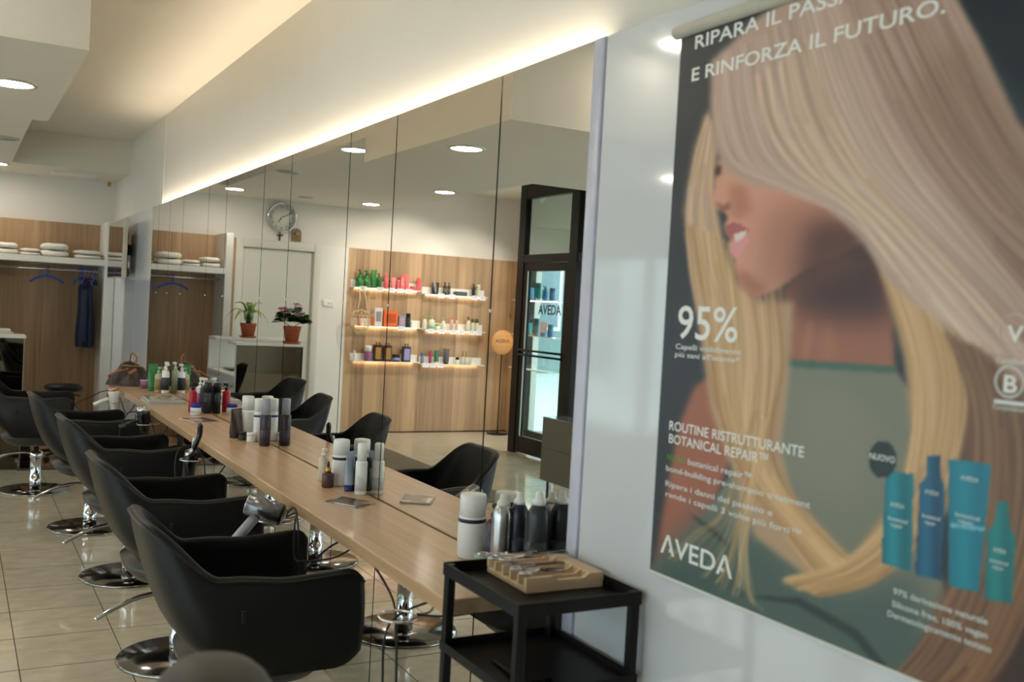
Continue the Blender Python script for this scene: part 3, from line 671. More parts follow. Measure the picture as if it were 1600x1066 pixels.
MB().tube([(0.0335*math.cos(2*PI*i/24), 0.0335*math.sin(2*PI*i/24), 0.061) for i in range(24)], 0.002, 6, closed=True).build('rim', C_((236, 226, 232)), cupt)

# ---- brochures and magazines
def printed(name, pal, sc=7.0, seed=0.0):
    if name in _mats: return _mats[name]
    mt = bpy.data.materials.new(name); mt.use_nodes = True; nt = mt.node_tree; L = nt.links.new; b = nt.nodes['Principled BSDF']
    tc = nt.nodes.new('ShaderNodeTexCoord'); mp = nt.nodes.new('ShaderNodeMapping'); mp.inputs['Location'].default_value = (seed, seed*0.7, 0); L(tc.outputs['Object'], mp.inputs[0])
    n = nt.nodes.new('ShaderNodeTexNoise'); n.inputs['Scale'].default_value = sc; n.inputs['Detail'].default_value = 2.5; L(mp.outputs[0], n.inputs['Vector'])
    rp = nt.nodes.new('ShaderNodeValToRGB'); els = rp.color_ramp.elements
    while len(els) < len(pal): els.new(0.5)
    for i, c in enumerate(pal): els[i].position = 0.32 + 0.36*i/(len(pal)-1); els[i].color = (*s2l(c), 1)
    L(n.outputs['Fac'], rp.inputs[0]); L(rp.outputs[0], b.inputs['Base Color']); b.inputs['Roughness'].default_value = 0.25
    _mats[name] = mt; return mt
M_PAGE = mat('paper_edges', (214, 210, 202), 0.7, var=0.1, scale=200)
def magazine(label, p, rz, wx, wy, th, pal, seed, group=None, curl=0.0):
    t = thing('magazine', label, 'magazine', p, rz, group)
    MB().box(-wx/2+0.001, wx/2-0.001, -wy/2+0.001, wy/2-0.001, 0.0008, th-0.0008).build('pages', M_PAGE, t)
    def top(u, v): return (-wx/2 + wx*u, -wy/2 + wy*v, th + curl*max(0, (u-0.55))**2)
    MB().grid(10, 8, top).build('cover', printed('cover_%d' % int(seed*10), pal, 9.0, seed), t)
    MB().box(-wx/2, wx/2, -wy/2, wy/2, 0.0, 0.0008).build('back_cover', M_PAGE, t)
    return t
dkpal = [(34, 44, 42), (48, 62, 54), (120, 74, 52), (196, 140, 104)]
b1 = magazine('small dark green brochure with a portrait on the near counter', (-0.135, 3.375, ZB), 0.55, 0.115, 0.155, 0.004, dkpal, 1.1, curl=0.02)
MB().box(-0.05, -0.036, -0.06, 0.03, 0.0044, 0.0047).build('title_line', C_(WHT), b1)
magazine('dark brochure lying before the jar with the blue lid', (-0.145, 5.84, ZB), 0.25, 0.145, 0.21, 0.004, [(52, 56, 60), (80, 84, 88), (150, 90, 66), (170, 170, 160)], 2.3)
pals = [[(190, 190, 188), (210, 206, 200), (160, 150, 140)], [(90, 100, 120), (190, 190, 190)], [(200, 195, 190), (120, 90, 80)], [(60, 66, 80), (160, 160, 165)], [(214, 210, 204), (196, 150, 120), (84, 92, 104), (220, 216, 210)]]
pos = ['lowest', 'second lowest', 'middle', 'second from the top', 'topmost']
for k in range(5):
    magazine(f'glossy magazine, {pos[k]} of the stack on the far counter', (-0.175+random.uniform(-.012, .012), 6.80+random.uniform(-.015, .015), ZB+0.0065*k), 0.05*random.uniform(-1, 1), 0.225, 0.30, 0.0062, pals[k], 3.0+k, 'stack of magazines')

# ---- handbag
def bag_material():
    mt = bpy.data.materials.new('brown_monogram_canvas'); mt.use_nodes = True; nt = mt.node_tree; L = nt.links.new; b = nt.nodes['Principled BSDF']
    tc = nt.nodes.new('ShaderNodeTexCoord'); v = nt.nodes.new('ShaderNodeTexVoronoi'); v.inputs['Scale'].default_value = 34; v.inputs['Randomness'].default_value = 0.15; L(tc.outputs['Object'], v.inputs['Vector'])
    rp = nt.nodes.new('ShaderNodeValToRGB'); rp.color_ramp.elements[0].position = 0.22; rp.color_ramp.elements[0].color = (*s2l((78, 58, 42)), 1); rp.color_ramp.elements[1].position = 0.30; rp.color_ramp.elements[1].color = (*s2l((46, 32, 27)), 1)
    L(v.outputs['Distance'], rp.inputs[0]); L(rp.outputs[0], b.inputs['Base Color']); b.inputs['Roughness'].default_value = 0.45; return mt
hb_ = thing('handbag', 'slouched brown patterned handbag with tan handles at the far counter end', 'handbag', (-0.20, 8.08, ZB), 0.0)
def bagf(u, v):
    a = 2*PI*u; z = v
    k = 0.30*(1-z**3)**0.5 + 0.70*(1-z)**0.72 if z < 1 else 0.0
    rx = 0.165*k*(1+0.05*math.sin(5*a)+0.04*math.sin(9*a+z*6)); ry = 0.13*k*(1+0.06*math.sin(4*a+1))
    return (rx*math.cos(a)+0.01*z*math.sin(3*z*4), ry*math.sin(a)+0.02*z, 0.185*z**0.95*(1+0.06*math.cos(2*a)*(1-z)))
MB().grid(48, 18, bagf, closeu=True).prism([(0.155*math.cos(2*PI*i/24), 0.122*math.sin(2*PI*i/24)) for i in range(24)], 0, 0.004).build('bag_body', bag_material(), hb_)
M_TAN = mat('tan_leather', (160, 104, 66), 0.5, var=0.1, scale=30)
MB().tube([(0.03, -0.02, 0.165), (0.035, -0.03, 0.215), (0.012, 0.0, 0.245), (0.0, 0.03, 0.22), (0.0, 0.04, 0.17)], 0.0065, 8, sub=5).build('handle', M_TAN, hb_)
MB().tube([(-0.03, -0.09, 0.13), (-0.11, -0.12, 0.11), (-0.165, -0.12, 0.085), (-0.16, -0.09, 0.075), (-0.09, -0.08, 0.13)], 0.0065, 8, sub=5).build('handle', M_TAN, hb_)
MB().bbox(-0.012, 0.012, -0.003, 0.003, -0.035, 0.03, 0.002, 2).build('luggage_tag', M_TAN, hb_, (0.0, -0.125, 0.115)).rotation_euler = (0.5, 0.9, 0.1)
MB().tube([(-0.06, -0.06, 0.155), (0.0, -0.08, 0.152), (0.07, -0.06, 0.148), (0.1, -0.03, 0.13)], 0.004, 8, sub=4).build('zip', mat('brass', (180, 150, 90), 0.3, 1.0), hb_)

# ================================================================== HAIRDRYERS IN RING HOLDERS
def holder(y, n, label):
    t = thing('dryer_holder', label, 'dryer holder', (-0.365, y, 0.735), 0, 'chrome ring holders under the counter edge')
    MB().tube([(0.05*math.cos(2*PI*i/32), 0.05*math.sin(2*PI*i/32), 0) for i in range(32)], 0.0035, 8, closed=True).build('ring', M_CHROME, t)
    MB().tube([(0.05, 0, 0), (0.09, 0, 0.002), (0.11, 0, 0.03), (0.11, 0, 0.044)], 0.0035, 8, sub=4).build('arm', M_CHROME, t)
    return t
hy_ = [2.36, 3.57, 4.97, 6.36, 7.64]
for y, lb in zip(hy_, ['empty chrome dryer ring hanging from the counter closest to the trolley', 'chrome ring holder carrying the silver hairdryer', 'chrome ring holder carrying the black flat iron', 'chrome ring holder carrying the black hairdryer', 'chrome ring holder carrying the white hairdryer']): holder(y, 0, lb)
def cable(label, pts, r=0.0035):
    o = MB().tube(pts, r, 6, sub=6).build('power_cable', M_RUBBER); tag(o, label, 'cable', 'black cables under the counter'); return o
def dryer(label, p, rot, body, tail, cap):
    t = thing('hairdryer', label, 'hairdryer', p); t.rotation_euler = rot
    # handle hangs down through the ring, barrel on top
    MB().lathe([(0.017, -0.15), (0.019, -0.148), (0.0195, -0.03), (0.023, 0.0)], 18).build('handle', tail, t)
    MB().lathe([(0.030, -0.055), (0.038, -0.05), (0.039, 0.045), (0.034, 0.052), (0.0, 0.052)], 24, M=Matrix.Rotation(PI/2, 4, 'Y') @ Matrix.Translation((-0.03, 0, 0)) @ Matrix.Translation((0, 0, 0))).build('barrel', body, t)
    MB().lathe([(0.034, 0), (0.033, 0.006), (0.012, 0.008), (0, 0.008)], 24, M=Matrix.Rotation(PI/2, 4, 'Y') @ Matrix.Translation((-0.03, 0, 0.05))).build('end_ring', cap, t)
    return t
M_NICKEL = mat('nickel_barrel', (128, 128, 132), 0.25, 0.8)
M_SILVER = mat('silver_plastic', (176, 178, 186), 0.35)
M_ROSE = mat('rose_gold', (226, 168, 140), 0.15, 1.0, bump=0.3, scale=20)
M_BLK = mat('black_gloss_plastic', (20, 20, 22), 0.2)
# silver one lies in its ring, handle pointing down to the chair
dz = thing('hairdryer', 'silver hairdryer lying in the ring beside the second chair', 'hairdryer', (-0.402, 3.50, 0.782), 0.0)
A = Vector((-0.055, 0.03, 0.022)); B = Vector((0.05, -0.03, -0.012)); ax = (B-A).normalized()
MB().cyl(A, B, 0.040, 26, 0.040).build('barrel', M_NICKEL, dz)
MB().cyl(A - ax*0.004, A, 0.034, 26, 0.039).build('end_ring', M_CHROME, dz)
MB().cyl(B, B + ax*0.008, 0.039, 26, 0.03).build('nozzle', M_BLK, dz)
MB().cyl((-0.035, 0.0, -0.02), (-0.125, -0.02, -0.115), 0.0185, 18).build('handle', M_SILVER, dz)
def upright_dryer(label, y, body, cap, tilt):
    t = thing('hairdryer', label, 'hairdryer', (-0.365, y, 0.735), 0.0); t.rotation_euler = (tilt, -0.12, 0.2)
    MB().lathe([(0.024, -0.075), (0.034, -0.03), (0.040, 0.015), (0.043, 0.05), (0.040, 0.075), (0.036, 0.085)], 24).build('barrel', body, t)
    MB().lathe([(0.037, 0.084), (0.040, 0.092), (0.036, 0.105), (0.02, 0.112), (0, 0.113)], 24).build('end_ring', cap, t)
    MB().cyl((-0.03, 0, 0.03), (-0.14, 0.02, -0.005), 0.016, 16).build('handle', body, t)
    MB().bbox(-0.046, -0.040, -0.012, 0.012, 0.0, 0.07, 0.002, 2).build('switch_strip', cap, t)
    return t
upright_dryer('black hairdryer with chrome tail end, standing in the fourth ring', 6.36, M_BLK, M_CHROME, 0.1)
upright_dryer('white hairdryer with rose gold tail end, standing in the farthest ring', 7.64, mat('white_gloss_plastic', (226, 222, 218), 0.25), M_ROSE, 0.06)
fi = thing('flat_iron', 'black styling iron with silver dial standing in the third ring', 'hair iron', (-0.365, 4.97, 0.735)); fi.rotation_euler = (0.05, 0.12, 0.1)
MB().lathe([(0.028, -0.10), (0.034, -0.02), (0.036, 0.02), (0.03, 0.045), (0.0, 0.05)], 22).build('body', M_BLK, fi)
MB().lathe([(0.026, 0.0), (0.027, 0.006), (0.018, 0.009), (0, 0.009)], 24, M=Matrix.Translation((-0.018, -0.016, 0.036)) @ Matrix.Rotation(-0.9, 4, 'Y')).build('dial', M_CHROME, fi)
MB().tube([(0.0, 0.0, 0.04), (0.015, 0.0, 0.09), (0.022, 0.0, 0.13), (0.018, 0.0, 0.165), (0.024, 0.0, 0.175)], 0.013, 12, sub=4).build('arm_grip', M_BLK, fi)
MB().bbox(-0.008, 0.004, -0.007, 0.007, 0.05, 0.11, 0.002, 2).build('plate', M_CHROME, fi)
cable('black cable looping below the empty dryer ring', [(-0.28, 2.75, 0.765), (-0.30, 2.55, 0.72), (-0.34, 2.42, 0.66), (-0.36, 2.36, 0.55), (-0.37, 2.34, 0.50), (-0.385, 2.36, 0.49), (-0.39, 2.38, 0.56), (-0.36, 2.42, 0.70), (-0.25, 2.36, 0.772)])
cable('short black cable running back from the empty ring', [(-0.315, 2.36, 0.735), (-0.26, 2.30, 0.742), (-0.2, 2.24, 0.765)])
cable('black cable coiled beside the silver hairdryer', [(-0.335, 3.47, 0.765), (-0.335, 3.42, 0.80), (-0.335, 3.36, 0.81), (-0.34, 3.30, 0.74), (-0.34, 3.30, 0.60), (-0.33, 3.36, 0.52), (-0.31, 3.28, 0.62), (-0.28, 3.16, 0.72), (-0.22, 3.10, 0.772)])
cable('second black cable hanging from the silver hairdryer', [(-0.33, 3.48, 0.76), (-0.32, 3.40, 0.79), (-0.345, 3.33, 0.77), (-0.35, 3.30, 0.66), (-0.33, 3.24, 0.66), (-0.26, 3.12, 0.70), (-0.20, 3.05, 0.772)])
cable('black cable around the styling iron', [(-0.36, 4.97, 0.64), (-0.42, 4.93, 0.60), (-0.44, 4.96, 0.70), (-0.41, 5.02, 0.78), (-0.34, 5.02, 0.79), (-0.31, 4.94, 0.74), (-0.30, 4.88, 0.62), (-0.24, 4.85, 0.70), (-0.2, 4.85, 0.772)])
cable('black cable around the black hairdryer', [(-0.37, 6.36, 0.67), (-0.44, 6.32, 0.60), (-0.50, 6.36, 0.66), (-0.46, 6.42, 0.78), (-0.40, 6.44, 0.80), (-0.33, 6.36, 0.76), (-0.29, 6.28, 0.66), (-0.22, 6.25, 0.772)])
cable('black cable of the white hairdryer stretching to the left', [(-0.37, 7.64, 0.67), (-0.44, 7.60, 0.62), (-0.62, 7.70, 0.70), (-0.52, 7.72, 0.76), (-0.42, 7.70, 0.81), (-0.34, 7.62, 0.78), (-0.29, 7.56, 0.66), (-0.22, 7.5, 0.772)])

# ================================================================== TV ON ARM
tv = thing('television', 'black wall television on a bracket beside the coat niche', 'television', (-0.10, 9.81, 1.918), 0.0)
MB().bbox(-0.022, 0.018, -0.47, 0.47, -0.266, 0.266, 0.004, 2).build('housing', mat('cream_bezel', (206, 196, 180), 0.4), tv)
MB().box(-0.0235, -0.0221, -0.46, 0.46, -0.255, 0.256).build('screen', mat('dark_screen', (12, 12, 14), 0.04, var=0.02, coat=1.0), tv)
MB().bbox(0.018, 0.06, -0.22, 0.22, -0.18, 0.16, 0.01, 2).bbox(0.055, 0.0955, -0.05, 0.05, -0.05, 0.05, 0.004, 1).build('wall_bracket', M_BLACKMETAL, tv)
MB().tube([(0.05, -0.1, -0.12), (0.08, -0.12, -0.2), (0.085, -0.05, -0.24), (0.06, 0.02, -0.16)], 0.004, 6, sub=5).build('cable', M_RUBBER, tv)

# ================================================================== COAT NICHE
wd = thing('coat_niche', 'open white coat niche with shelf and rail against the oak wall', 'wardrobe', (0, 0, 0))
YF = 10.70
MB().bbox(-0.095, -0.004, YF, YB-0.013, 0, 2.215, 0.002, 1).build('side_panel', M_WHITE, wd)
MB().bbox(-1.165, -1.09, YF, YB-0.013, 0, 2.215, 0.002, 1).build('side_panel', M_WHITE, wd)
MB().bbox(-1.089, -0.096, YF, YB-0.013, 1.775, 1.835, 0.002, 1).build('shelf', M_WHITE, wd)
MB().tube([(-1.088, 10.9, 1.715), (-0.097, 10.9, 1.715)], 0.0125, 12).build('rail', M_CHROME, wd)
for x in (-0.12, -1.06): MB().cyl((x, 10.9, 1.715), (x, 10.9, 1.775), 0.006, 8).build('rail_hanger', M_CHROME, wd)
M_BLUEP = mat('blue_plastic', (40, 84, 205), 0.4)
def hanger(x, rz, label, mt=M_BLUEP):
    t = thing('coat_hanger', label, 'hanger', (x, 10.9, 1.7275), rz, 'plastic hangers on the coat rail')
    MB().tube([(0.0, 0.016, 0.006), (0.0, 0.012, 0.016), (0.0, -0.004, 0.020), (0.0, -0.018, 0.008), (0.0, -0.016, -0.02), (0.0, 0.0, -0.05), (0.0, 0.0, -0.085)], 0.005, 8, sub=4).build('hook', mt, t)
    MB().tube([(-0.16, 0, -0.145), (-0.12, 0, -0.115), (-0.06, 0, -0.09), (0, 0, -0.083), (0.06, 0, -0.09), (0.12, 0, -0.115), (0.16, 0, -0.145)], 0.010, 8, sub=4).build('shoulder_bar', mt, t)
hanger(-0.60, 0.25, 'blue plastic hanger hanging alone on the rail')
hanger(-0.30, 1.15, 'blue plastic hanger holding the navy jacket')
hanger(-0.245, 1.25, 'blue plastic hanger just right of the navy jacket')
hanger(-0.205, 1.2, 'dark red plastic hanger in the bunch at the rail end', mat('maroon_plastic', (110, 30, 60), 0.4))
hanger(-0.165, 1.3, 'blue plastic hanger closest to the white side panel')
jk = thing('jacket', 'navy blue jacket hanging at the rail end', 'jacket', (-0.235, 10.90, 0.95), 0.25); jk.scale = (0.72, 0.9, 1.0)
M_NAVY = mat('navy_cloth', (34, 42, 66), 0.85, var=0.15, scale=14, bump=0.4)
def jf(u, v):
    a = 2*PI*u; z = 0.68*v
    wx = 0.085 + 0.02*math.sin(v*5+1); wy = 0.17*(0.75+0.25*math.sin(v*2.6)) * (1.0 if v < 0.86 else max(0.12, 1-(v-0.86)*6))
    wx *= 1.0 if v < 0.9 else max(0.2, 1-(v-0.9)*7)
    f = 1+0.13*math.sin(7*a+v*3)*(1-v*0.5)
    return (wx*f*math.cos(a)-0.03*(v > 0.5)*(v-0.5), wy*f*math.sin(a), z)
MB().grid(56, 22, jf, closeu=True).build('jacket_body', M_NAVY, jk)
MB().tube([(-0.05, -0.10, 0.58), (-0.075, -0.125, 0.40), (-0.07, -0.12, 0.20), (-0.06, -0.115, 0.06)], 0.045, 12, sub=5, radii=[0.05, 0.046, 0.043, 0.04]).build('sleeve', M_NAVY, jk)
MB().tube([(0.05, 0.10, 0.58), (0.065, 0.125, 0.40), (0.06, 0.12, 0.20), (0.05, 0.115, 0.08)], 0.045, 12, sub=5, radii=[0.05, 0.046, 0.043, 0.04]).build('sleeve', M_NAVY, jk)
MB().tube([(-0.02, -0.06, 0.66), (-0.045, 0, 0.685), (-0.02, 0.06, 0.66)], 0.018, 10, sub=5).build('collar', M_NAVY, jk)
M_TOWEL = mat('white_terry', (226, 222, 212), 0.95, var=0.05, scale=50, bump=0.6)
def towel(x, y, z, wx, wy, h, label, rz=0.0):
    o = thing('folded_towel', label, 'towel', (x, y, z), rz, 'white towels on the niche shelf')
    N = 40
    for k in range(2):
        def fn(u, v, k=k):
            a = 2*PI*u; c, s = math.cos(a), math.sin(a); e = 0.45
            rr = math.sin(PI*min(max(v, 0.0), 1.0))**0.35
            return ((wx/2*(1-0.05*k))*math.copysign(abs(c)**e, c)*rr*(1+0.02*math.sin(9*a+k)), wy/2*math.copysign(abs(s)**e, s)*rr*(1+0.03*math.sin(7*a)), h/2*k + h/2*(0.5-0.5*math.cos(PI*v))*(1+0.06*math.sin(5*a)))
        MB().grid(N, 9, fn, closeu=True).build('towel_fold', M_TOWEL, o)
towel(-0.968, 10.93, 1.8355, 0.20, 0.34, 0.11, 'folded white towel nearest the left end of the shelf')
towel(-0.762, 10.93, 1.8355, 0.19, 0.34, 0.068, 'thin folded white towel slumped on the shelf')
towel(-0.545, 10.93, 1.8355, 0.26, 0.36, 0.135, 'thick folded white towel in the shelf middle')
towel(-0.245, 10.93, 1.8355, 0.26, 0.36, 0.088, 'neat folded white towel at the right end of the shelf')

# ---- rolling stool in front of the niche
so = thing('rolling_stool', 'round black rolling stool in front of the coat niche', 'stool', (-0.515, 9.72, 0.0))
MB().lathe([(0.0, 0.60), (0.09, 0.605), (0.145, 0.62), (0.165, 0.645), (0.155, 0.665), (0.11, 0.676), (0, 0.678)], 36).build('seat', M_LEATHER, so)
MB().lathe([(0.06, 0.59), (0.022, 0.58), (0.022, 0.32), (0.03, 0.31), (0.03, 0.10), (0.05, 0.09), (0.05, 0.06)], 18).build('column', M_BLK, so)
MB().tube([(0.0, -0.05, 0.60), (0.10, -0.06, 0.585), (0.13, -0.07, 0.575)], 0.006, 8).build('height_lever', M_BLK, so)
for k in range(5):
    a = 2*PI*k/5+0.3; c, s = math.cos(a), math.sin(a)
    MB().tube([(0.03*c, 0.03*s, 0.085), (0.22*c, 0.22*s, 0.065)], 0.016, 8, radii=[0.018, 0.012]).build('foot', M_BLK, so)
    MB().lathe([(0.020, -0.018), (0.027, -0.014), (0.027, 0.014), (0.020, 0.018)], 16, M=Matrix.Translation((0.22*c, 0.22*s, 0.0275)) @ Matrix.Rotation(a, 4, 'Z') @ Matrix.Rotation(PI/2, 4, 'X')).build('castor', M_RUBBER, so)

# ================================================================== RECEPTION DESK
rd = thing('reception_desk', 'white reception desk with a dark mirrored front and raised ledge', 'desk', (0, 0, 0))
M_BRONZE = mat('smoked_mirror', (118, 110, 96), 0.02, 1.0, var=0.01)
MB().bbox(-1.50, -0.88, 9.185, 9.20, 0.004, 1.098, 0.002, 1).build('mirror_front', M_BRONZE, rd)
MB().bbox(-1.50, -0.876, 9.20, 9.235, 0.0, 1.10, 0.002, 1).build('front_board', M_WHITE, rd)
MB().bbox(-1.515, -0.865, 9.17, 9.50, 1.10, 1.122, 0.002, 1).build('front_ledge', M_WHITE, rd)
MB().bbox(-1.86, -0.90, 10.44, 10.475, 0.0, 1.095, 0.002, 1).build('rear_board', M_WHITE, rd)
MB().bbox(-1.87, -0.93, 10.30, 10.60, 1.095, 1.122, 0.002, 1).build('rear_ledge', M_WHITE, rd)
MB().bbox(-1.48, -0.89, 9.236, 10.439, 0.775, 0.805, 0.002, 1).build('worktop', M_WHITE, rd)
MB().bbox(-1.46, -1.05, 9.30, 9.75, 0.12, 0.774, 0.002, 1).build('drawer_unit', M_WHITE, rd)
MB().bbox(-1.44, -0.92, 9.80, 10.40, 0.64, 0.655, 0.002, 1).build('keyboard_shelf', M_WHITE, rd)
tag(MB().bbox(-1.25, -1.0, 9.9, 10.2, 0.8055, 0.825, 0.004, 2).build('card_terminal', M_BLK), 'flat black device on the reception worktop', 'device')
def pot(t, rt=0.085, rb=0.06, h=0.15, z=0.012):
    MB().lathe([(rb, z), (rt*0.95, z+h*0.78), (rt, z+h*0.78), (rt*1.03, z+h), (rt*0.92, z+h), (rt*0.86, z+h*0.9), (0, z+h*0.88)], 28).build('pot', mat('terracotta', (178, 96, 62), 0.8, var=0.08, scale=20), t)
    MB().lathe([(rb*1.2, 0), (rb*1.5, 0.014), (rb*1.45, 0.02), (rb*1.1, 0.006), (0, 0.006)], 28).build('saucer', mat('terracotta', (178, 96, 62), 0.8), t)
M_LEAF = mat('glossy_leaf', (66, 104, 48), 0.4, var=0.3, scale=16)
M_LEAF2 = mat('striped_leaf', (150, 172, 96), 0.4, var=0.35, scale=24)
def leaf_mesh(L, wdt, droop, lift):
    def fn(u, v):
        x = L*u; y = (v-0.5)*wdt*math.sin(PI*min(1, u*0.96+0.03))**0.8; return (x*math.cos(0.3*u), y, lift*math.sin(PI*0.55*u) - droop*u*u + 0.25*abs(v-0.5)*wdt)
    return MB().grid(9, 5, fn)
pp = refl(on_y((403, 531), 9.98)); 
pl = thing('potted_plant', 'arching striped leaf plant in a terracotta pot on the desk', 'potted plant', (pp.x, 10.38, 1.1225))
pot(pl, 0.082, 0.06, 0.14)
MB().lathe([(0.03, 0.14), (0.028, 0.24), (0.0, 0.25)], 12).build('root_crown', mat('dark_stem', (60, 60, 44), 0.7), pl)
for k in range(11):
    a = k*2.4; L = 0.20+0.05*random.random(); 
    o = leaf_mesh(L, 0.055+0.02*random.random(), 0.16+0.1*random.random() if k % 3 else 0.08, 0.20 if k % 3 else 0.20).build('leaf', M_LEAF2 if k % 2 else M_LEAF, pl, (0, 0, 0.17)); o.rotation_euler = (0, -0.15 if k % 3 else -0.35, a)
g2 = thing('geranium', 'pink flowering geranium in a terracotta pot on the mirrored desk', 'potted plant', (-1.43, 9.335, 1.1225))
pot(g2, 0.082, 0.06, 0.155)
lv = MB(); 
for k in range(90):
    a = random.uniform(0, 2*PI); rr = 0.15*math.sqrt(random.random()); z = 0.185+0.17*math.sqrt(max(0, 1-(rr/0.155)**2))*random.uniform(0.35, 1); r0 = random.uniform(0.028, 0.046); tx, ty = random.uniform(-.5, .5), random.uniform(-.5, .5)
    cx, cy = rr*math.cos(a), rr*math.sin(a); pts = [(cx, cy, z-0.006)] + [(cx+r0*math.cos(b)*(1+.1*math.sin(5*b)), cy+r0*math.sin(b), z+tx*r0*math.cos(b)+ty*r0*math.sin(b)) for b in [2*PI*i/10 for i in range(10)]]
    lv.add(pts, [(0, 1+i, 1+(i+1) % 10) for i in range(10)])
for a in (0.2, 3.0): lv.tube([(0, 0, 0.15), (0.09*math.cos(a), 0.09*math.sin(a), 0.21), (0.17*math.cos(a), 0.17*math.sin(a), 0.20)], 0.004, 5); lv.lathe([(0, 0.0), (0.035, 0.004), (0.0, 0.012)], 10, c=(0.17*math.cos(a), 0.17*math.sin(a), 0.195))
tag(lv.build('foliage', mat('geranium_leaf', (44, 76, 40), 0.5, var=0.3, scale=20), g2), kind='stuff')
for (x, y, z, rr) in ((-0.03, -0.02, 0.365, 0.045), (0.115, 0.0, 0.325, 0.034), (0.08, -0.03, 0.33, 0.03), (-0.04, -0.06, 0.30, 0.022), (-0.06, -0.07, 0.27, 0.02)):
    fm = MB().tube([(x*0.4, y*0.4, 0.2), (x, y, z-0.01)], 0.003, 5)
    for k in range(26):
        u = Vector((random.gauss(0, 1), random.gauss(0, 1), random.gauss(0, 1)+0.3)).normalized()*rr*random.uniform(.6, 1); fm.lathe([(0, -0.006), (0.009, 0), (0, 0.005)], 6, c=(x+u.x, y+u.y, z+u.z*0.6))
    fm.build('flower_head', mat('pink_petals', (214, 120, 150), 0.7, var=0.2, scale=60), g2)

# ---- grey drawer cabinets
M_TAUPE = mat('taupe_lacquer', (124, 122, 110), 0.45, var=0.02, scale=4)
def cabinet(p, wy, label):
    t = thing('drawer_cabinet', label, 'cabinet', p)
    MB().bbox(-0.45, -0.012, 0.0, wy, 0.215, 0.715, 0.002, 1).build('carcass', M_TAUPE, t)
    n = max(1, round(wy/0.55))
    for k in range(n):
        for z0, z1 in ((0.216, 0.47), (0.474, 0.714)): MB().bbox(-0.011, 0.006, wy*k/n+0.002, wy*(k+1)/n-0.002, z0, z1, 0.001, 1).build('drawer_front', M_TAUPE, t)
    for x in (-0.42, -0.04):
        for y in (0.05, wy-0.09): MB().bbox(x-0.012, x+0.012, y, y+0.04, 0.0, 0.216, 0.002, 1).build('leg', M_STEEL, t)
    MB().box(-0.45, -0.0, 0.0, wy, 0.7155, 0.7195).build('glass_top', mat('grey_glass_top', (150, 156, 156), 0.05, coat=1.0), t)
cabinet((-2.75, 5.75, 0), 1.05, 'low taupe drawer cabinet on steel legs near the glass door')

# ---- entrance mat
tag(MB().bbox(-2.69, -1.75, 7.0, 9.95, 0.0005, 0.007, 0.003, 1).build('entrance_mat', mat('olive_mat', (112, 102, 82), 0.9, var=0.1, scale=90, bump=0.4)), 'flat olive brown runner mat on the tiles beside the reception', 'mat')

# ================================================================== PRODUCT SHELF WALL
def shelf_x(px): return refl(on_y((px, 470), YB-0.08)).x
M_LEDW = emit('shelf_led', (1.0, 0.76, 0.50), SHELF_LED)
SH = {'tl': (-2.665, -3.555, 1.735), 'tr': (-3.582, -4.44, 1.705), 'ml': (-2.69, -3.58, 1.285), 'mr': (-3.605, -4.44, 1.268), 'bl': (-2.695, -3.56, 0.868), 'br': (-3.585, -4.445, 0.852)}
SN = {'tl': 'top left', 'tr': 'top right', 'ml': 'middle left', 'mr': 'middle right', 'bl': 'bottom left', 'br': 'bottom right'}
for k, (xa, xb, z) in SH.items():
    t = thing('retail_shelf', f'white wall shelf with a glowing underside, {SN[k]} of the six as mirrored', 'shelf', (0, 0, z), group='lit product shelves on the oak wall')
    MB().bbox(xb, xa, YB-0.135, YB-0.0125, -0.010, 0.0, 0.0015, 1).build('shelf_plate', M_WHITE, t)
    MB().bbox(xb, xa, YB-0.018, YB-0.0125, 0.0, 0.085, 0.0015, 1).build('upstand', M_WHITE, t)
    MB().box(xb+0.05, xa-0.05, YB-0.035, YB-0.022, -0.0135, -0.0105).build('led_bar', M_LEDW, t)
PXS = 12.05/F                                     # metres per pixel at the shelf wall
GRN = (34, 110, 46); PNK = (226, 108, 112); BLK = (34, 34, 34); ORG = (222, 110, 54); CRM = (222, 218, 196)
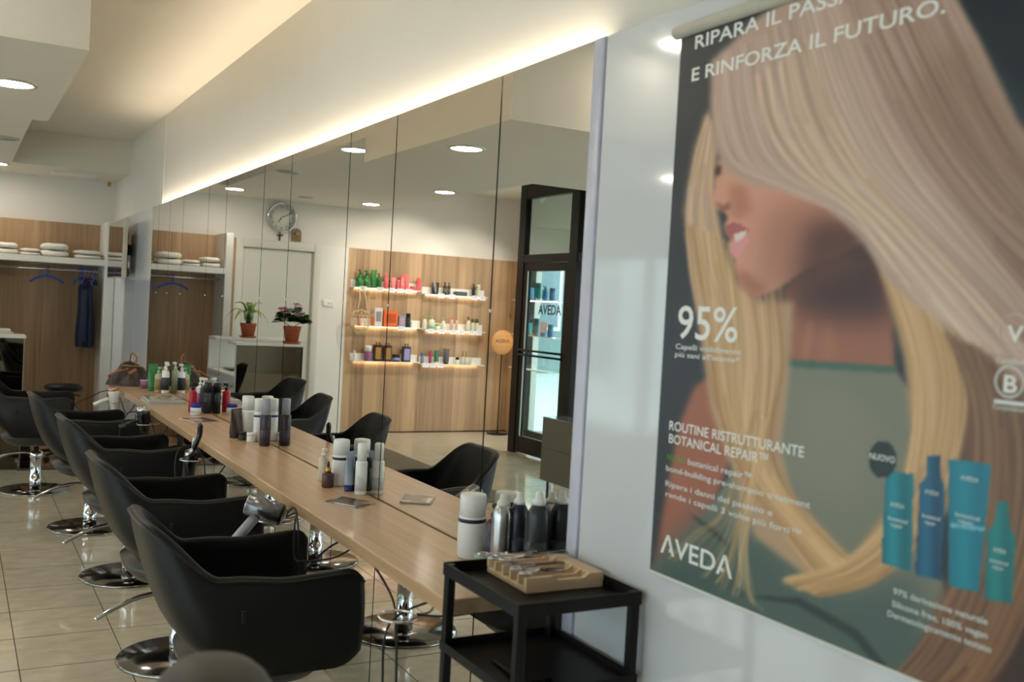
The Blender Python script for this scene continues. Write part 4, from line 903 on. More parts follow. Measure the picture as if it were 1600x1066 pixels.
prods = [
 # shelf, crop-x0, crop-x1, height px(crop), kind, body, cap, band, label
 ('tl', 183, 204, 70, 'can', GRN, (20, 90, 40), None, 'small green bottle at the left end of the green group'),
 ('tl', 197, 237, 145, 'pump', GRN, (28, 96, 40), (60, 140, 70), 'tall green pump bottle, first of the green group'),
 ('tl', 246, 294, 142, 'pump', GRN, (28, 96, 40), (60, 140, 70), 'tall green pump bottle, second of the green group'),
 ('tl', 302, 354, 148, 'tube', (46, 124, 56), (40, 110, 50), None, 'green tube standing in the green group'),
 ('tl', 356, 394, 125, 'pump', GRN, (28, 96, 40), None, 'dark green bottle next to the pink products'),
 ('tl', 415, 456, 130, 'pump', PNK, (230, 120, 120), None, 'pink pump bottle, first of the pink group'),
 ('tl', 476, 520, 95, 'tube', (232, 126, 128), (236, 140, 140), None, 'pale pink tube after the pink pump bottle'),
 ('tl', 523, 552, 80, 'can', PNK, (232, 130, 130), None, 'short pink bottle in the pink group'),
 ('tl', 553, 588, 120, 'box', PNK, PNK, (240, 150, 140), 'tall pink carton in the pink group'),
 ('tl', 590, 630, 128, 'tube', (232, 112, 118), PNK, None, 'tall pink tube at the middle of the shelf'),
 ('tl', 634, 680, 34, 'jar', (214, 90, 100), PNK, None, 'low pink jar beside the tall pink tube'),
 ('tl', 692, 724, 105, 'box', (226, 84, 92), PNK, None, 'slim coral carton standing alone at the shelf end'),
 ('tr', 814, 882, 100, 'tube', (44, 42, 38), BLK, None, 'wide black tube on the upper right shelf'),
 ('tr', 914, 946, 108, 'pump', BLK, BLK, (90, 90, 86), 'black pump bottle, first of the pair'),
 ('tr', 949, 977, 108, 'pump', BLK, BLK, (90, 90, 86), 'black pump bottle, second of the pair'),
 ('tr', 1000, 1114, 34, 'flat', (40, 46, 42), (80, 84, 76), None, 'long low dark box on the upper right shelf'),
 ('tr', 1154, 1182, 112, 'pump', BLK, BLK, None, 'slim black spray bottle near the shelf end'),
 ('tr', 1186, 1226, 106, 'can', (226, 224, 206), CRM, (170, 190, 110), 'white and lime bottle at the upper right shelf end'),
 ('ml', 210, 240, 92, 'can', ORG, (200, 90, 40), None, 'orange bottle showing through the cream net bag'),
 ('ml', 326, 354, 100, 'pump', ORG, CRM, None, 'orange bottle with cream top beside the net bag'),
 ('ml', 346, 414, 150, 'box', (222, 218, 214), WHT, (150, 146, 140), 'tall pale carton with a sketch on it'),
 ('ml', 417, 540, 132, 'box', (226, 112, 52), ORG, (190, 80, 36), 'large orange gift carton'),
 ('ml', 551, 610, 96, 'box', (132, 146, 180), (132, 146, 180), (190, 150, 150), 'blue carton with a small triangle motif'),
 ('ml', 613, 656, 118, 'can', (52, 66, 50), BLK, None, 'dark green bottle with wide black cap'),
 ('ml', 658, 676, 50, 'can', WHT, WHT, None, 'tiny white bottle at the end of the middle shelf'),
 ('mr', 757, 794, 120, 'pump', CRM, (120, 170, 130), None, 'cream bottle with green pump, first on its shelf'),
 ('mr', 802, 858, 122, 'pump', CRM, (130, 176, 130), (190, 206, 176), 'wide cream bottle with green pump'),
 ('mr', 861, 906, 54, 'jar', (212, 220, 196), (170, 196, 160), None, 'pale green jar between cream bottles'),
 ('mr', 915, 946, 110, 'pump', CRM, (140, 180, 140), None, 'slim cream bottle with green pump'),
 ('mr', 988, 1014, 112, 'spray', (216, 180, 160), (220, 60, 84), None, 'clear bottle with a red cap, left one'),
 ('mr', 1030, 1054, 110, 'spray', (216, 180, 160), (220, 60, 84), None, 'clear bottle with a red cap, right one'),
 ('mr', 1122, 1156, 128, 'pump', CRM, (70, 60, 50), None, 'cream bottle with dark pump'),
 ('mr', 1160, 1190, 112, 'can', CRM, (110, 96, 70), None, 'cream bottle with brown cap, left of two'),
 ('mr', 1194, 1226, 112, 'can', CRM, (110, 96, 70), None, 'cream bottle with brown cap, at the shelf end'),
 ('bl', 190, 220, 84, 'pump', WHT, WHT, None, 'small white pump bottle on the lowest shelf'),
 ('bl', 281, 345, 124, 'can', (160, 104, 150), WHT, None, 'purple bottle with wide white cap'),
 ('bl', 360, 426, 160, 'twin', (40, 34, 26), BLK, (166, 124, 60), 'black and gold gift box with two pumps, left one'),
 ('bl', 440, 508, 156, 'twin', (40, 34, 26), BLK, (166, 124, 60), 'black and gold gift box with two pumps, right one'),
 ('bl', 514, 584, 60, 'jar', (70, 64, 84), (40, 34, 40), (150, 150, 190), 'wide dark jar with lavender label'),
 ('bl', 598, 666, 152, 'twin', (46, 40, 44), BLK, (150, 146, 196), 'black and lavender gift box with two pumps'),
 ('br', 755, 786, 98, 'can', (120, 140, 156), (110, 130, 150), None, 'grey blue bottle on the lowest right shelf'),
 ('br', 820, 852, 110, 'tube', (150, 40, 72), (120, 30, 60), None, 'crimson tube on the lowest right shelf'),
 ('br', 865, 910, 116, 'tube', (40, 100, 74), (212, 208, 180), None, 'deep green tube on the lowest right shelf'),
 ('br', 938, 996, 132, 'tube', (74, 78, 76), (50, 54, 52), None, 'large slate grey tube on the lowest right shelf'),
 ('br', 1046, 1080, 60, 'jar', CRM, (30, 28, 28), None, 'small cream jar with black lid'),
 ('br', 1094, 1120, 118, 'dropper', (206, 206, 196), BLK, None, 'pale dropper bottle, left of the pair'),
 ('br', 1121, 1146, 116, 'dropper', (206, 206, 196), BLK, None, 'pale dropper bottle, right of the pair'),
 ('br', 1158, 1186, 62, 'can', (210, 206, 180), CRM, None, 'short clear bottle at the lowest shelf end'),
]
for (sh, a, b, hp, kind, body, cp, band, lab) in prods:
    xa, xb, z = SH[sh]; pc = 520 + (a+b)/2/5.33; x = shelf_x(pc); r = (b-a)/5.33*PXS/2*0.98; h = hp/5.33*PXS
    if kind in ('tube',): r *= 0.9
    bottle({'tube': 'product_tube', 'jar': 'product_jar', 'box': 'product_carton', 'flat': 'product_carton', 'twin': 'gift_box'}.get(kind, 'product_bottle'), lab, {'tube': 'tube', 'jar': 'jar', 'box': 'box', 'flat': 'box', 'twin': 'box'}.get(kind, 'bottle'),
           (x, YB-0.085 if r > 0.03 else YB-0.08, z+0.0005), kind, h, r, body, cp, band, f'products on the {SN[sh]} shelf')
M_TAG = mat('price_card', (232, 232, 236), 0.5)
tags = {'tl': (205, 345, 440, 512, 585), 'tr': (855, 945, 1135, 1200), 'ml': (535,), 'mr': (785, 875, 975, 1037, 1125, 1183), 'br': (755, 815, 880)}
for sh, xs in tags.items():
    for n, a in enumerate(xs):
        x = shelf_x(520 + (a+30)/5.33); z = SH[sh][2]
        t = thing('price_card', f'white price card on the {SN[sh]} product shelf, {ordn[n]} from its left end as mirrored', 'price card', (x, YB-0.137, z), group='price cards on the shelves')
        MB().box(-0.042, 0.042, -0.0012, 0.0, -0.042, 0.012).build('card', M_TAG, t)
        MB().box(-0.03, 0.03, -0.002, -0.0013, -0.012, -0.008).build('printed_line', C_((150, 150, 154)), t)
# cream net bag hanging from the upper left shelf
nb = thing('net_bag', 'cream string net bag hanging from the upper left shelf', 'bag', (shelf_x(520+212/5.33), YB-0.20, 1.195))
M_NET = mat('cream_string', (226, 206, 166), 0.9, var=0.08, scale=60)
nm = MB()
def nf(u, v):
    a = 2*PI*u; k = math.sin(PI*(0.08+0.60*v))**0.6 if v < 1 else 0; w_ = 0.115*k
    return Vector((w_*math.cos(a), 0.05*k*math.sin(a)-0.01, 0.30*v-0.02))
for k in range(14):
    for sg in (-1, 1):
        nm.tube([nf((k + sg*2.2*v)/14, v) for v in [i/10 for i in range(11)]], 0.0022, 4)
for v in (0.25, 0.5, 0.75, 1.0): nm.tube([nf(i/20, v) for i in range(20)], 0.003, 4, closed=True)
tag(nm.build('net', M_NET, nb), kind='stuff')
for sx in (-0.07, 0.05): MB().tube([(sx, -0.01, 0.27), (sx*0.6-0.005, 0.0, 0.42), (sx*0.45, 0.058, 0.545)], 0.006, 6, sub=4).build('strap', M_NET, nb)

# ---- side shelves near the glass door with teal bottles
for n, (z, nm_) in enumerate(((1.70, 'top'), (1.268, 'middle'), (0.85, 'bottom'))):
    t = thing('side_shelf', f'white {nm_} shelf on the short oak wall beside the glass door', 'shelf', (0, 0, z), group='shelves beside the glass door')
    MB().bbox(XS+0.0125, XS+0.13, 10.0, 10.98, -0.010, 0.0, 0.0015, 1).build('shelf_plate', M_WHITE, t)
    MB().box(XS+0.022, XS+0.035, 10.05, 10.93, -0.0135, -0.0105).build('led_bar', M_LEDW, t)
cols = [((20, 104, 104), 'teal'), ((24, 92, 120), 'petrol blue'), ((70, 130, 180), 'sky blue'), ((30, 130, 130), 'turquoise')]
wn_ = ['nearest the corner', 'second from the corner', 'third from the corner', 'fourth from the corner', 'fifth from the corner', 'closest to the street']
for zi, (z, nm_) in enumerate(((1.70, 'top'), (1.268, 'middle'))):
    for k in range(6):
        c, cn = cols[(k+zi) % 4] if k < 4 else cols[2]
        bottle('product_bottle', f'{cn} bottle on the {nm_} side shelf, {wn_[k]}', 'bottle', (XS+0.075, 10.92-0.165*k, z+0.0005), ('can', 'pump', 'tube', 'can', 'pump', 'can')[k], 0.21-0.03*(k % 3), 0.036, c, tuple(int(v*0.8) for v in c), None, 'blue bottles beside the glass door')

# ---- standing round sign
rs = thing('round_sign', 'round orange sign with dark lettering on a thin black stand', 'sign', (-4.60, 10.93, 0.0), 0.0)
MB().lathe([(0.135, 0), (0.135, 0.008), (0.02, 0.014), (0, 0.014)], 36).build('stand_foot', M_BLACKMETAL, rs)
MB().cyl((0, 0, 0.012), (0, 0, 1.02), 0.008, 10).build('stand_pole', M_BLACKMETAL, rs)
MB().lathe([(0.0, -0.009), (0.150, -0.009), (0.153, -0.006), (0.153, 0.006), (0.150, 0.009), (0.0, 0.009)], 44, M=Matrix.Translation((0, 0, 1.155)) @ Matrix.Rotation(PI/2, 4, 'X')).build('sign_disc', wood('orange_wood', (206, 146, 84), (226, 172, 108), 'Z', 'X', 0.05, 0.5), rs)
text_mesh('AVEDA', 'lettering', mat('sign_ink', (40, 28, 16), 0.6), rs, (0.0, -0.010, 1.15), (1, 0, 0), (0, 0, 1), width=0.20, height=0.045, align='CENTER')

# ================================================================== BACK WALL DETAILS
ck = thing('wall_clock', 'round silver rimmed wall clock above the white door', 'clock', (-1.81, YB+0.01, 2.466))
RY = Matrix.Rotation(PI/2, 4, 'X')
MB().lathe([(0.150, 0.004), (0.150, 0.040), (0.160, 0.048), (0.172, 0.038), (0.172, 0.0)], 48, M=RY).build('rim', M_CHROME, ck)
fc = MB().lathe([(0.151, 0.008), (0.151, 0.012), (0, 0.012)], 48, M=RY).build('dial', mat('clock_face', (226, 224, 214), 0.5), ck)
for n in range(1, 13):
    a = PI/2 - 2*PI*n/12; text_mesh(str(n), 'numeral', mat('clock_ink', (30, 30, 30), 0.5), fc, (0.118*math.cos(a), -0.013, 0.118*math.sin(a)-0.014), (1, 0, 0), (0, 0, 1), height=0.029, align='CENTER')
def hand(L, a, wd_, y):
    d = Vector((math.sin(a), 0, math.cos(a))); s_ = Vector((d.z, 0, -d.x))*wd_
    p = [-d*0.02-s_, -d*0.02+s_, d*L+s_*0.6, d*L-s_*0.6]
    MB().add([Vector((v.x, y, v.z)) for v in p] + [Vector((v.x, y-0.002, v.z)) for v in p], [(0,1,2,3), (7,6,5,4), (0,4,5,1), (1,5,6,2), (2,6,7,3), (3,7,4,0)]).build('hand', mat('clock_ink', (30, 30, 30), 0.5), ck)
hand(0.075, 2*PI*(4+50/60)/12, 0.005, -0.016); hand(0.125, 2*PI*50/60, 0.0035, -0.020)
MB().lathe([(0.008, 0.012), (0.008, 0.024), (0, 0.024)], 14, M=RY).build('hub', M_CHROME, ck)
cr = thing('wall_cross', 'small dark wooden cross between the clock and the door', 'cross', (-1.80, YB+0.01, 2.25))
MB().bbox(-0.007, 0.007, -0.012, 0.0, -0.055, 0.05, 0.002, 1).build('upright', mat('dark_wood', (60, 42, 32), 0.6), cr)
MB().bbox(-0.035, 0.035, -0.0135, -0.001, 0.008, 0.022, 0.002, 1).build('crossbar', mat('dark_wood', (60, 42, 32), 0.6), cr)
pq = thing('arched_plaque', 'small arched bronze coloured plaque beside the clock', 'plaque', (-1.99, YB+0.01, 2.215))
arch = [(-0.055, 0), (0.055, 0), (0.055, 0.09)] + [(0.055*math.cos(a), 0.09+0.055*math.sin(a)) for a in [PI*i/12 for i in range(1, 12)]] + [(-0.055, 0.09)]
MB().prism(arch, -0.02, 0.0, 'y').build('plaque_board', mat('antique_bronze', (134, 112, 84), 0.5, 0.3, var=0.2, scale=40), pq)
MB().lathe([(0, 0.02), (0.022, 0.022), (0.026, 0.028), (0.018, 0.036), (0, 0.038)], 18, M=Matrix.Translation((0, 0, 0.085)) @ RY).build('relief', mat('relief_bronze', (168, 146, 112), 0.5, 0.3), pq)
sw = thing('light_switch', 'white double switch plate right of the white door', 'switch', (-2.395, YB-0.0205, 1.524))
MB().bbox(-0.065, 0.065, -0.010, 0.0, -0.04, 0.04, 0.003, 2).build('plate', M_WHITE, sw)
for x in (-0.04, -0.008): MB().lathe([(0.006, 0.010), (0.006, 0.0105), (0, 0.0105)], 10, M=Matrix.Translation((x, 0, 0)) @ RY).build('socket_hole', M_RUBBER, sw)
MB().bbox(0.012, 0.055, -0.014, -0.009, -0.028, 0.028, 0.002, 1).build('rocker', M_WHITE, sw)
vp = [on_z(p, 2.66) for p in ((80, 269), (150, 276))]
vt = thing('ceiling_vent', 'flat white ventilation panel in the low ceiling above the coat niche', 'vent', ((vp[0].x+vp[1].x)/2, 10.72, 2.66))
MB().bbox(-0.21, 0.21, -0.11, 0.11, -0.010, 0.0, 0.003, 1).build('frame', M_WHITE, vt)
for k in range(4): MB().bbox(-0.19, 0.19, -0.09+0.05*k, -0.055+0.05*k, -0.016, -0.010, 0.002, 1).build('slat', M_WHITE, vt)
sn = thing('motion_sensor', 'tiny brass coloured detector under the ceiling in the far corner', 'detector', (-0.045, 11.05, 2.66))
MB().bbox(-0.02, 0.02, -0.02, 0.02, -0.012, 0.0, 0.002, 1).build('mount', M_WHITE, sn)
MB().lathe([(0.014, -0.055), (0.018, -0.05), (0.018, -0.012)], 14).build('body', mat('brass', (180, 150, 90), 0.3, 1.0), sn)

# ================================================================== POSTER
PY0, PY1, PZ0, PZ1 = 0.80, 1.780, 0.978, 2.168
XP = -0.0075
def paint_poster():
    SC = 0.5; X0, Y0 = 1000, -30; W_, H_ = int(760*SC), int(1180*SC)
    yy, xx = np.mgrid[0:H_, 0:W_]; PX = X0 + (xx+0.5)/SC; PYX = Y0 + (yy+0.5)/SC
    img = np.zeros((H_, W_, 3)); RN = np.random.RandomState(11)
    def poly(pts):
        inside = np.zeros((H_, W_), bool); n = len(pts); j = n-1
        for i in range(n):
            xi, yi = pts[i]; xj, yj = pts[j]
            if yi != yj:
                c = ((yi > PYX) != (yj > PYX)) & (PX < (xj-xi)*(PYX-yi)/(yj-yi)+xi); inside ^= c
            j = i
        return inside.astype(float)
    def blur(a, r):
        r = max(0, int(r*SC))
        if r < 1: return a
        for _ in range(2):
            for ax in (0, 1):
                p = np.pad(a, [(r+1, r) if k == ax else (0, 0) for k in range(2)], mode='edge'); c = np.cumsum(p, axis=ax)
                if ax == 0: a = (c[2*r+1:, :] - c[:-2*r-1, :])/(2*r+1)
                else: a = (c[:, 2*r+1:] - c[:, :-2*r-1])/(2*r+1)
        return a
    def lay(mask, col, al=1.0):
        m_ = (mask*al)[..., None]; c = np.array(col, float) if not isinstance(col, np.ndarray) else col
        img[:] = img*(1-m_) + c*m_
    def fill(pts, col, soft=2, al=1.0): lay(blur(poly(pts), soft), col, al)
    # backdrop
    k = np.clip((PX-1060)/540, 0, 1)[..., None]; img[:] = np.array([44, 48, 54])*(1-k) + np.array([18, 34, 44])*k
    fill([(1480, 150), (1700, 120), (1700, 480), (1560, 330)], (24, 48, 62), 30, 0.8)
    # shoulder, arm, top
    fill([(1125, 575), (1085, 605), (1062, 660), (1046, 740), (1030, 830), (1020, 890), (1060, 900), (1110, 800), (1150, 700)], (158, 98, 74), 5)
    fill([(1225, 562), (1300, 570), (1400, 578), (1440, 640), (1440, 800), (1500, 1000), (1500, 1100), (1000, 900), (1090, 820), (1130, 760), (1190, 650)], (118, 122, 104), 3)
    fill([(1100, 800), (1200, 840), (1300, 930), (1430, 900), (1480, 1100), (1200, 1100), (1000, 900)], (72, 92, 84), 22)
    fill([(1240, 600), (1330, 610), (1390, 700), (1330, 800), (1230, 760)], (132, 132, 116), 25, 0.7)
    for pts in ([(1150, 930), (1250, 935), (1340, 985), (1400, 1060), (1396, 1066), (1330, 995), (1245, 945)], [(1075, 800), (1110, 822), (1140, 850), (1138, 856), (1105, 830)]): fill(pts, (34, 48, 46), 3, 0.9)
    # neck and chest
    fill([(1225, 455), (1300, 400), (1390, 420), (1400, 580), (1310, 572), (1228, 566)], (152, 100, 76), 5)
    fill([(1228, 440), (1280, 400), (1395, 390), (1395, 500), (1300, 500), (1240, 480)], (68, 42, 40), 22)
    fill([(1290, 510), (1300, 510), (1300, 568), (1288, 568)], (176, 120, 90), 8, 0.8); fill([(1262, 505), (1270, 505), (1262, 566), (1252, 566)], (186, 132, 104), 5, 0.5)
    fill([(1228, 562), (1398, 573), (1400, 583), (1226, 573)], (60, 100, 86), 2)
    def spline(P, n=40):
        P = [np.array(p, float) for p in P]; out = []
        for i in range(len(P)-1):
            p0, p1, p2, p3 = P[max(i-1, 0)], P[i], P[i+1], P[min(i+2, len(P)-1)]
            for t in np.linspace(0, 1, max(6, n//(len(P)-1)), endpoint=False): out.append(0.5*((2*p1)+(p2-p0)*t+(2*p0-5*p1+4*p2-p3)*t*t+(3*p1-p0-3*p2+p3)*t**3))
        out.append(P[-1]); return np.array(out)
    def strands(g1, g2, n, cols, wd_=(3, 8), al=(0.15, 0.45), jit=5):
        g1 = np.array(g1, float); g2 = np.array(g2, float)
        for _ in range(n):
            t = RN.rand(); P = g1*(1-t)+g2*t + RN.randn(*g1.shape)*jit*0.5 + RN.randn(1, 2)*jit*0.4
            L = spline(P); w_ = RN.uniform(*wd_); a = RN.uniform(*al); c = np.array(cols[RN.randint(len(cols))], float) + RN.randn()*8
            s0, s1 = sorted(RN.rand(2)); s1 = min(1, s1+0.35); s0 = max(0, s0-0.35); L = L[int(s0*len(L)):max(int(s1*len(L)), int(s0*len(L))+4)]
            x0 = max(0, int((L[:, 0].min()-w_*2-X0)*SC)); x1 = min(W_, int((L[:, 0].max()+w_*2-X0)*SC)+1); y0 = max(0, int((L[:, 1].min()-w_*2-Y0)*SC)); y1 = min(H_, int((L[:, 1].max()+w_*2-Y0)*SC)+1)
            if x1 <= x0 or y1 <= y0: continue
            sx = PX[y0:y1, x0:x1]; sy = PYX[y0:y1, x0:x1]; d = np.full(sx.shape, 1e9)
            for i in range(len(L)-1):
                A_, B_ = L[i], L[i+1]; ab = B_-A_; q = np.clip(((sx-A_[0])*ab[0]+(sy-A_[1])*ab[1])/(ab.dot(ab)+1e-9), 0, 1)
                d = np.minimum(d, (sx-A_[0]-q*ab[0])**2+(sy-A_[1]-q*ab[1])**2)
            m_ = (np.exp(-d/(0.35*w_*w_))*a)[..., None]; img[y0:y1, x0:x1] = img[y0:y1, x0:x1]*(1-m_)+c*m_
    ASH = [(214, 194, 174), (204, 180, 158), (188, 162, 140), (164, 136, 116), (224, 208, 190), (150, 122, 102)]
    GOLD = [(214, 182, 130), (196, 160, 108), (178, 140, 90), (150, 114, 72), (226, 198, 150)]
    BRN = [(150, 112, 74), (116, 82, 56), (92, 64, 46), (178, 138, 92), (70, 48, 38)]
    fill([(1106, 170), (1122, 230), (1116, 300), (1126, 350), (1134, 400), (1150, 440), (1190, 470), (1240, 470), (1232, 600), (1220, 700), (1240, 780), (1330, 870), (1300, 930), (1180, 840), (1110, 640), (1084, 450), (1068, 330), (1085, 230)], (178, 150, 116), 4)
    strands([(1104, 180), (1084, 260), (1072, 340), (1080, 440), (1106, 560)], [(1118, 200), (1112, 280), (1118, 350), (1136, 430), (1190, 540)], 90, ASH+GOLD[:2], (2, 5))
    fill([(1375, 420), (1480, 470), (1520, 640), (1480, 800), (1400, 890), (1290, 920), (1230, 905), (1330, 870), (1400, 780), (1425, 680), (1412, 560)], (182, 148, 100), 4)
    fill([(1450, 460), (1700, 560), (1700, 1110), (1380, 1110), (1440, 1010), (1490, 880), (1500, 700)], (108, 76, 54), 8)
    fill([(1580, 620), (1700, 600), (1700, 1110), (1520, 1110), (1580, 900)], (52, 36, 32), 22, 0.9)
    strands([(1072, 350), (1096, 500), (1120, 640), (1160, 740), (1230, 840), (1290, 920)], [(1215, 420), (1228, 570), (1210, 690), (1235, 770), (1300, 845), (1345, 880)], 150, GOLD, (2, 7))
    strands([(1180, 640), (1150, 740), (1125, 800), (1085, 830), (1040, 870)], [(1200, 660), (1180, 780), (1170, 860), (1180, 930), (1195, 950)], 40, GOLD, (2, 5))
    strands([(1350, 360), (1415, 530), (1425, 680), (1395, 800), (1320, 880), (1225, 905)], [(1470, 430), (1512, 610), (1490, 740), (1445, 830), (1370, 905), (1280, 930)], 130, GOLD, (3, 8))
    strands([(1430, 420), (1510, 600), (1520, 760), (1495, 900), (1440, 1000), (1390, 1060)], [(1620, 500), (1660, 720), (1640, 870), (1590, 1000), (1540, 1080), (1480, 1120)], 130, BRN, (4, 10))
    # face
    face = [(1122, 250), (1117, 285), (1112, 312), (1117, 326), (1131, 331), (1137, 339), (1131, 352), (1134, 365), (1142, 375), (1139, 386), (1147, 402), (1149, 422), (1158, 448), (1180, 464), (1215, 452), (1260, 420), (1310, 400), (1345, 380), (1350, 330), (1270, 290), (1180, 260)]
    fill(face, (206, 152, 126), 2)
    fill([(1200, 330), (1290, 300), (1360, 360), (1300, 410), (1215, 460), (1185, 468), (1190, 400)], (150, 100, 82), 26, 0.7)
    fill([(1262, 350), (1360, 335), (1350, 410), (1235, 462)], (80, 50, 44), 16, 0.85)
    fill([(1140, 290), (1165, 290), (1175, 330), (1150, 345), (1142, 330)], (172, 112, 90), 7, 0.7)
    fill([(1117, 316), (1128, 330), (1142, 326), (1140, 316), (1130, 322)], (120, 70, 58), 3, 0.8)
    fill([(1118, 262), (1128, 256), (1126, 272), (1117, 276)], (52, 36, 32), 2)
    fill([(1133, 354), (1144, 348), (1156, 350), (1172, 360), (1162, 368), (1150, 372), (1140, 372), (1134, 364)], (172, 96, 92), 1)
    fill([(1146, 366), (1168, 360), (1162, 373), (1150, 380)], (222, 206, 196), 1)
    fill([(1140, 380), (1152, 377), (1168, 368), (1170, 376), (1160, 394), (1150, 406), (1143, 396)], (214, 150, 148), 1)
    fill([(1150, 420), (1170, 428), (1200, 450), (1180, 466), (1158, 448)], (160, 104, 82), 7, 0.8)
    # hair: base masses, then strands between guide curves
    fill([(1112, 95), (1180, 30), (1260, -30), (1480, -30), (1530, 60), (1590, 190), (1700, 330), (1700, 640), (1600, 600), (1500, 520), (1420, 470), (1380, 430), (1345, 372), (1290, 322), (1230, 300), (1165, 288), (1128, 262), (1110, 200)], (184, 158, 138), 4)
    fill([(1400, 150), (1500, 60), (1700, 340), (1700, 560), (1560, 420)], (142, 112, 90), 24, 0.7)
    fill([(1480, 330), (1700, 500), (1700, 640), (1540, 500)], (116, 88, 70), 24, 0.7)
    strands([(1112, 100), (1114, 190), (1140, 258), (1230, 296), (1310, 335), (1385, 420)], [(1330, -20), (1380, 120), (1450, 250), (1530, 360), (1620, 470), (1700, 560)], 260, ASH, (2, 6), (0.10, 0.34))
    strands([(1300, -30), (1360, 110), (1430, 240), (1520, 350), (1610, 440), (1700, 520)], [(1470, -30), (1520, 70), (1570, 170), (1620, 250), (1670, 310), (1720, 360)], 110, [(170, 142, 122), (138, 110, 92), (112, 88, 74), (190, 162, 142)], (3, 8), (0.1, 0.34))
    strands([(1185, 120), (1200, 200), (1250, 270), (1330, 330), (1400, 420), (1480, 520)], [(1280, 60), (1310, 170), (1370, 280), (1450, 380), (1540, 470), (1640, 580)], 70, [(228, 210, 184), (220, 198, 170), (172, 142, 114)], (3, 8))
    # product packs
    def pack(pts, c1, c2):
        m_ = blur(poly(pts), 1); xs = [p[0] for p in pts]; u = np.clip((PX-min(xs))/(max(xs)-min(xs)), 0, 1)
        g = (0.55+0.45*np.cos((u-0.35)*2.6*PI))[..., None]*0.55+0.2; lay(m_, np.array(c1, float)*(1-g)+np.array(c2, float)*g)
    pack([(1384, 737), (1428, 740), (1424, 894), (1377, 880)], (0, 84, 96), (30, 156, 168))
    pack([(1449, 711), (1471, 713), (1470, 745), (1477, 760), (1470, 908), (1430, 898), (1437, 757), (1447, 745)], (6, 56, 82), (26, 118, 150))
    pack([(1481, 717), (1549, 726), (1529, 926), (1483, 916)], (0, 104, 124), (16, 144, 160))
    pack([(1559, 785), (1575, 784), (1578, 825), (1586, 840), (1582, 944), (1538, 936), (1543, 830), (1553, 820)], (0, 92, 96), (28, 146, 142))
    for k in ([(1487, 818), (1539, 825), (1538, 830), (1487, 823)],): fill(k, (150, 206, 214), 0, 0.8)
    cir = ((PX-1379)/22)**2 + ((PYX-718)/29)**2 < 1; lay(blur(cir.astype(float), 1), (22, 44, 44))
    return np.clip(img, 0, 255), X0, Y0, SC
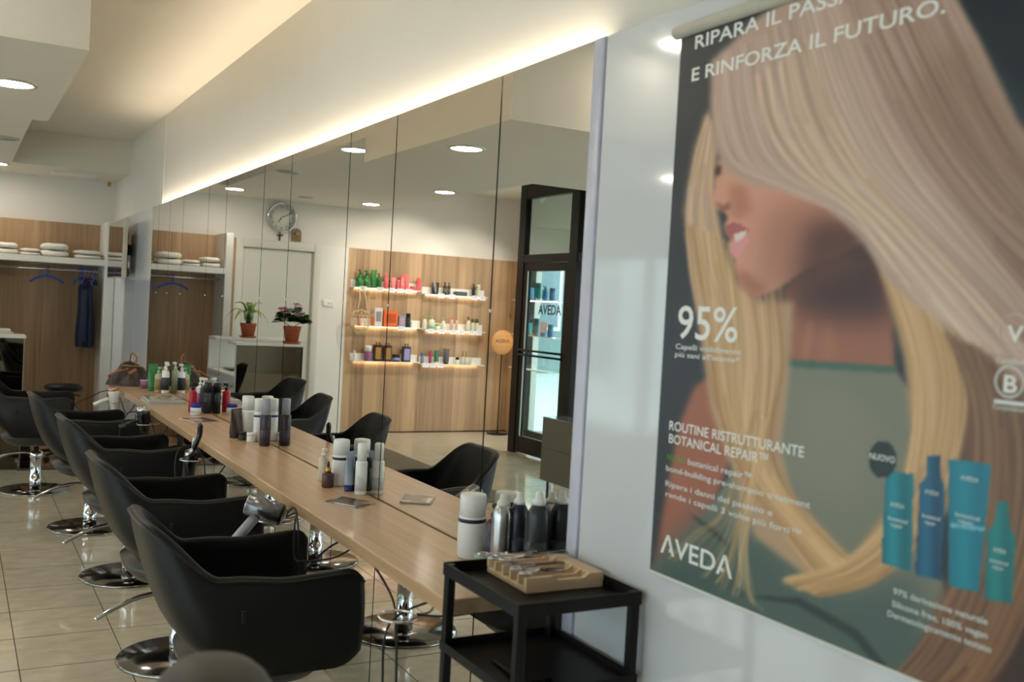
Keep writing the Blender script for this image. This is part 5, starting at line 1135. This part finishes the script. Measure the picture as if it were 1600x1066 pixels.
def build_poster():
    img, X0, Y0, SC = paint_poster()
    pt = thing('wall_poster', 'large hanging advertising poster of a woman with long blonde hair', 'poster', (0, 0, 0))
    NU, NV = 300, 360
    ys = np.linspace(PY1, PY0, NU); zs = np.linspace(PZ0, PZ1, NV)
    Yg, Zg = np.meshgrid(ys, zs); V = np.stack([np.full_like(Yg, XP), Yg, Zg], -1).reshape(-1, 3)
    u, v = proj(V); fx = np.clip((u-X0)*SC-0.5, 0, img.shape[1]-1.01); fy = np.clip((v-Y0)*SC-0.5, 0, img.shape[0]-1.01)
    ix, iy = fx.astype(int), fy.astype(int); ax, ay = (fx-ix)[:, None], (fy-iy)[:, None]
    c = (img[iy, ix]*(1-ax)+img[iy, ix+1]*ax)*(1-ay) + (img[iy+1, ix]*(1-ax)+img[iy+1, ix+1]*ax)*ay
    lin = np.clip(s2l(c/255.0)*POSTER_INK*np.array([1.04, 0.99, 1.08]), 0, 0.9)
    idx = np.arange(NU*NV).reshape(NV, NU); q = np.stack([idx[:-1, :-1], idx[:-1, 1:], idx[1:, 1:], idx[1:, :-1]], -1).reshape(-1, 4)
    me = bpy.data.meshes.new('printed_sheet'); me.from_pydata(V.tolist(), [], q.tolist()); me.update()
    at = me.color_attributes.new('print', 'FLOAT_COLOR', 'POINT'); at.data.foreach_set('color', np.concatenate([lin, np.ones((len(lin), 1))], 1).astype(np.float32).ravel())
    me.materials.append(vcol_mat('poster_print', 0.38, 0.0)); sh = link('printed_sheet', me, pt)
    MB().box(XP+0.0004, XP+0.0016, PY0, PY1, PZ0, PZ1).build('backing_sheet', M_WHITE, pt)
    MB().tube([(-0.012, PY1+0.012, PZ1+0.012), (-0.012, PY0-0.012, PZ1+0.012)], 0.0145, 14).build('hanging_rail', mat('ivory_rail', (212, 208, 196), 0.4), pt)
    MB().bbox(XP-0.001, XP+0.0018, PY0, PY1, PZ0-0.006, PZ0, 0.0006, 1).build('bottom_strip', M_WHITE, pt)
    INK = mat('white_ink', (250, 250, 248), 0.4, var=0.01); INKG = mat('green_ink', (96, 160, 60), 0.4); INKT = mat('pale_ink', (232, 238, 238), 0.4)
    def tx(s, l, r, cap, m_=INK, sp=1.0, bold=0.008, nm='lettering'):
        a = on_x(l, XP); b = on_x(r, XP); t_ = on_x(cap, XP)
        return text_mesh(s, nm, m_, pt, (XP, a.y, (a.z+b.z)/2), (0, -1, 0), (0, 0, 1), width=abs(a.y-b.y), height=t_.z-a.z, spacing=sp, bold=bold)
    tx('E RINFORZA IL FUTURO.', (1081, 125.5), (1477, 22), (1081, 105), bold=0.014)
    a = on_x((1086, 77), XP); b = on_x((1081, 125.5), XP); e = on_x((1477, 22), XP); cp = on_x((1086, 57), XP)
    text_mesh('RIPARA IL PASSATO', 'lettering', INK, pt, (XP, a.y, a.z), (0, -1, 0), (0, 0, 1), width=(b.y-e.y)*0.83, height=(cp.z-a.z)*1.05, bold=0.014)
    tx('95%', (1058, 529), (1152, 534), (1059, 476))
    tx('Capelli visibilmente', (1056, 545.5), (1157.5, 553.7), (1056, 537), INKT); tx("più sani all'istante*", (1055, 558), (1155.6, 566.5), (1055, 550), INKT)
    tx('ROUTINE RISTRUTTURANTE', (1046, 671), (1256, 715.6), (1046, 656)); tx('BOTANICAL REPAIR™', (1045, 697), (1200, 720.5), (1045, 682))
    tx('NUOVO', (1043, 718.5), (1070.5, 724.5), (1043, 709), INKG); tx('botanical repair™', (1075, 726), (1174, 750.5), (1075, 716), INKT)
    tx('bond-building pre-shampoo treatment', (1041, 736), (1266, 794), (1041, 727), INKT)
    tx('Ripara i danni del passato e', (1040, 760), (1207, 805.6), (1040, 751), INKT); tx('rende i capelli 3 volte più forti™', (1040, 778.5), (1251, 835.6), (1040, 769.5), INKT)
    big = tx('ΛVEDΛ', (1032, 863), (1144, 904), (1034, 834), bold=0.012)
    for p in ((1047, 861), (1128.5, 891)):
        q0 = on_x(p, XP-0.0008); MB().lathe([(0.0, 0.0), (0.0045, 0.0), (0.0045, 0.0003), (0, 0.0003)], 14, M=Matrix.Translation(q0) @ Matrix.Rotation(-PI/2, 4, 'Y')).build('logo_dot', INK, pt)
    tx('NUOVO', (1359, 714), (1398, 727), (1359, 704), INK)
    tx('97% derivazione naturale', (1396, 928), (1543, 977), (1396, 918), INKT); tx('Silicone free, 100% vegan', (1394, 948), (1543, 998), (1394, 938), INKT); tx('Dermatologicamente testato', (1387, 964), (1549, 1019), (1387, 954), INKT)
    for (x, y, w_) in ((1391, 791, 22), (1445, 771, 22), (1501, 749, 28), (1552, 862, 20)):
        tx('AVEDA', (x, y), (x+w_, y+w_*0.2), (x, y-7), INKT)
    for (x, y, w_) in ((1388, 812, 30), (1441, 808, 28), (1493, 806, 38), (1547, 878, 28)):
        tx('botanical', (x, y), (x+w_, y+w_*0.22), (x, y-6), INKT); tx('repair', (x+4, y+10), (x+w_*0.75, y+10+w_*0.15), (x+4, y+4), INKT)
    def ring(c, r, wd_):
        o = on_x(c, XP-0.0012); e_ = on_x((c[0], c[1]+r), XP-0.0012); R_ = abs(o.z-e_.z)
        MB().tube([(o.x, o.y+R_*math.cos(2*PI*i/40), o.z+R_*math.sin(2*PI*i/40)) for i in range(40)], wd_, 6, closed=True).build('emblem_ring', INKT, pt)
    ring((1585, 518), 27, 0.0006); ring((1578, 597), 24, 0.0022)
    tx('V', (1573, 532), (1599, 536), (1573, 506), INK, bold=0.02); tx('B', (1568, 611), (1589, 616), (1568, 583), INK, bold=0.02); tx('Certified', (1557, 565), (1602, 572), (1557, 556), INKT)
    p = on_x((1554, 627), XP); r = on_x((1602, 631), XP); MB().box(XP-0.0012, XP-0.0004, r.y, p.y, p.z-0.003, p.z+0.003).build('emblem_bar', INKT, pt)
    tx('Corporation', (1552, 638), (1602, 645), (1552, 631), INKT)
POSTER_INK = 1.2
build_poster()
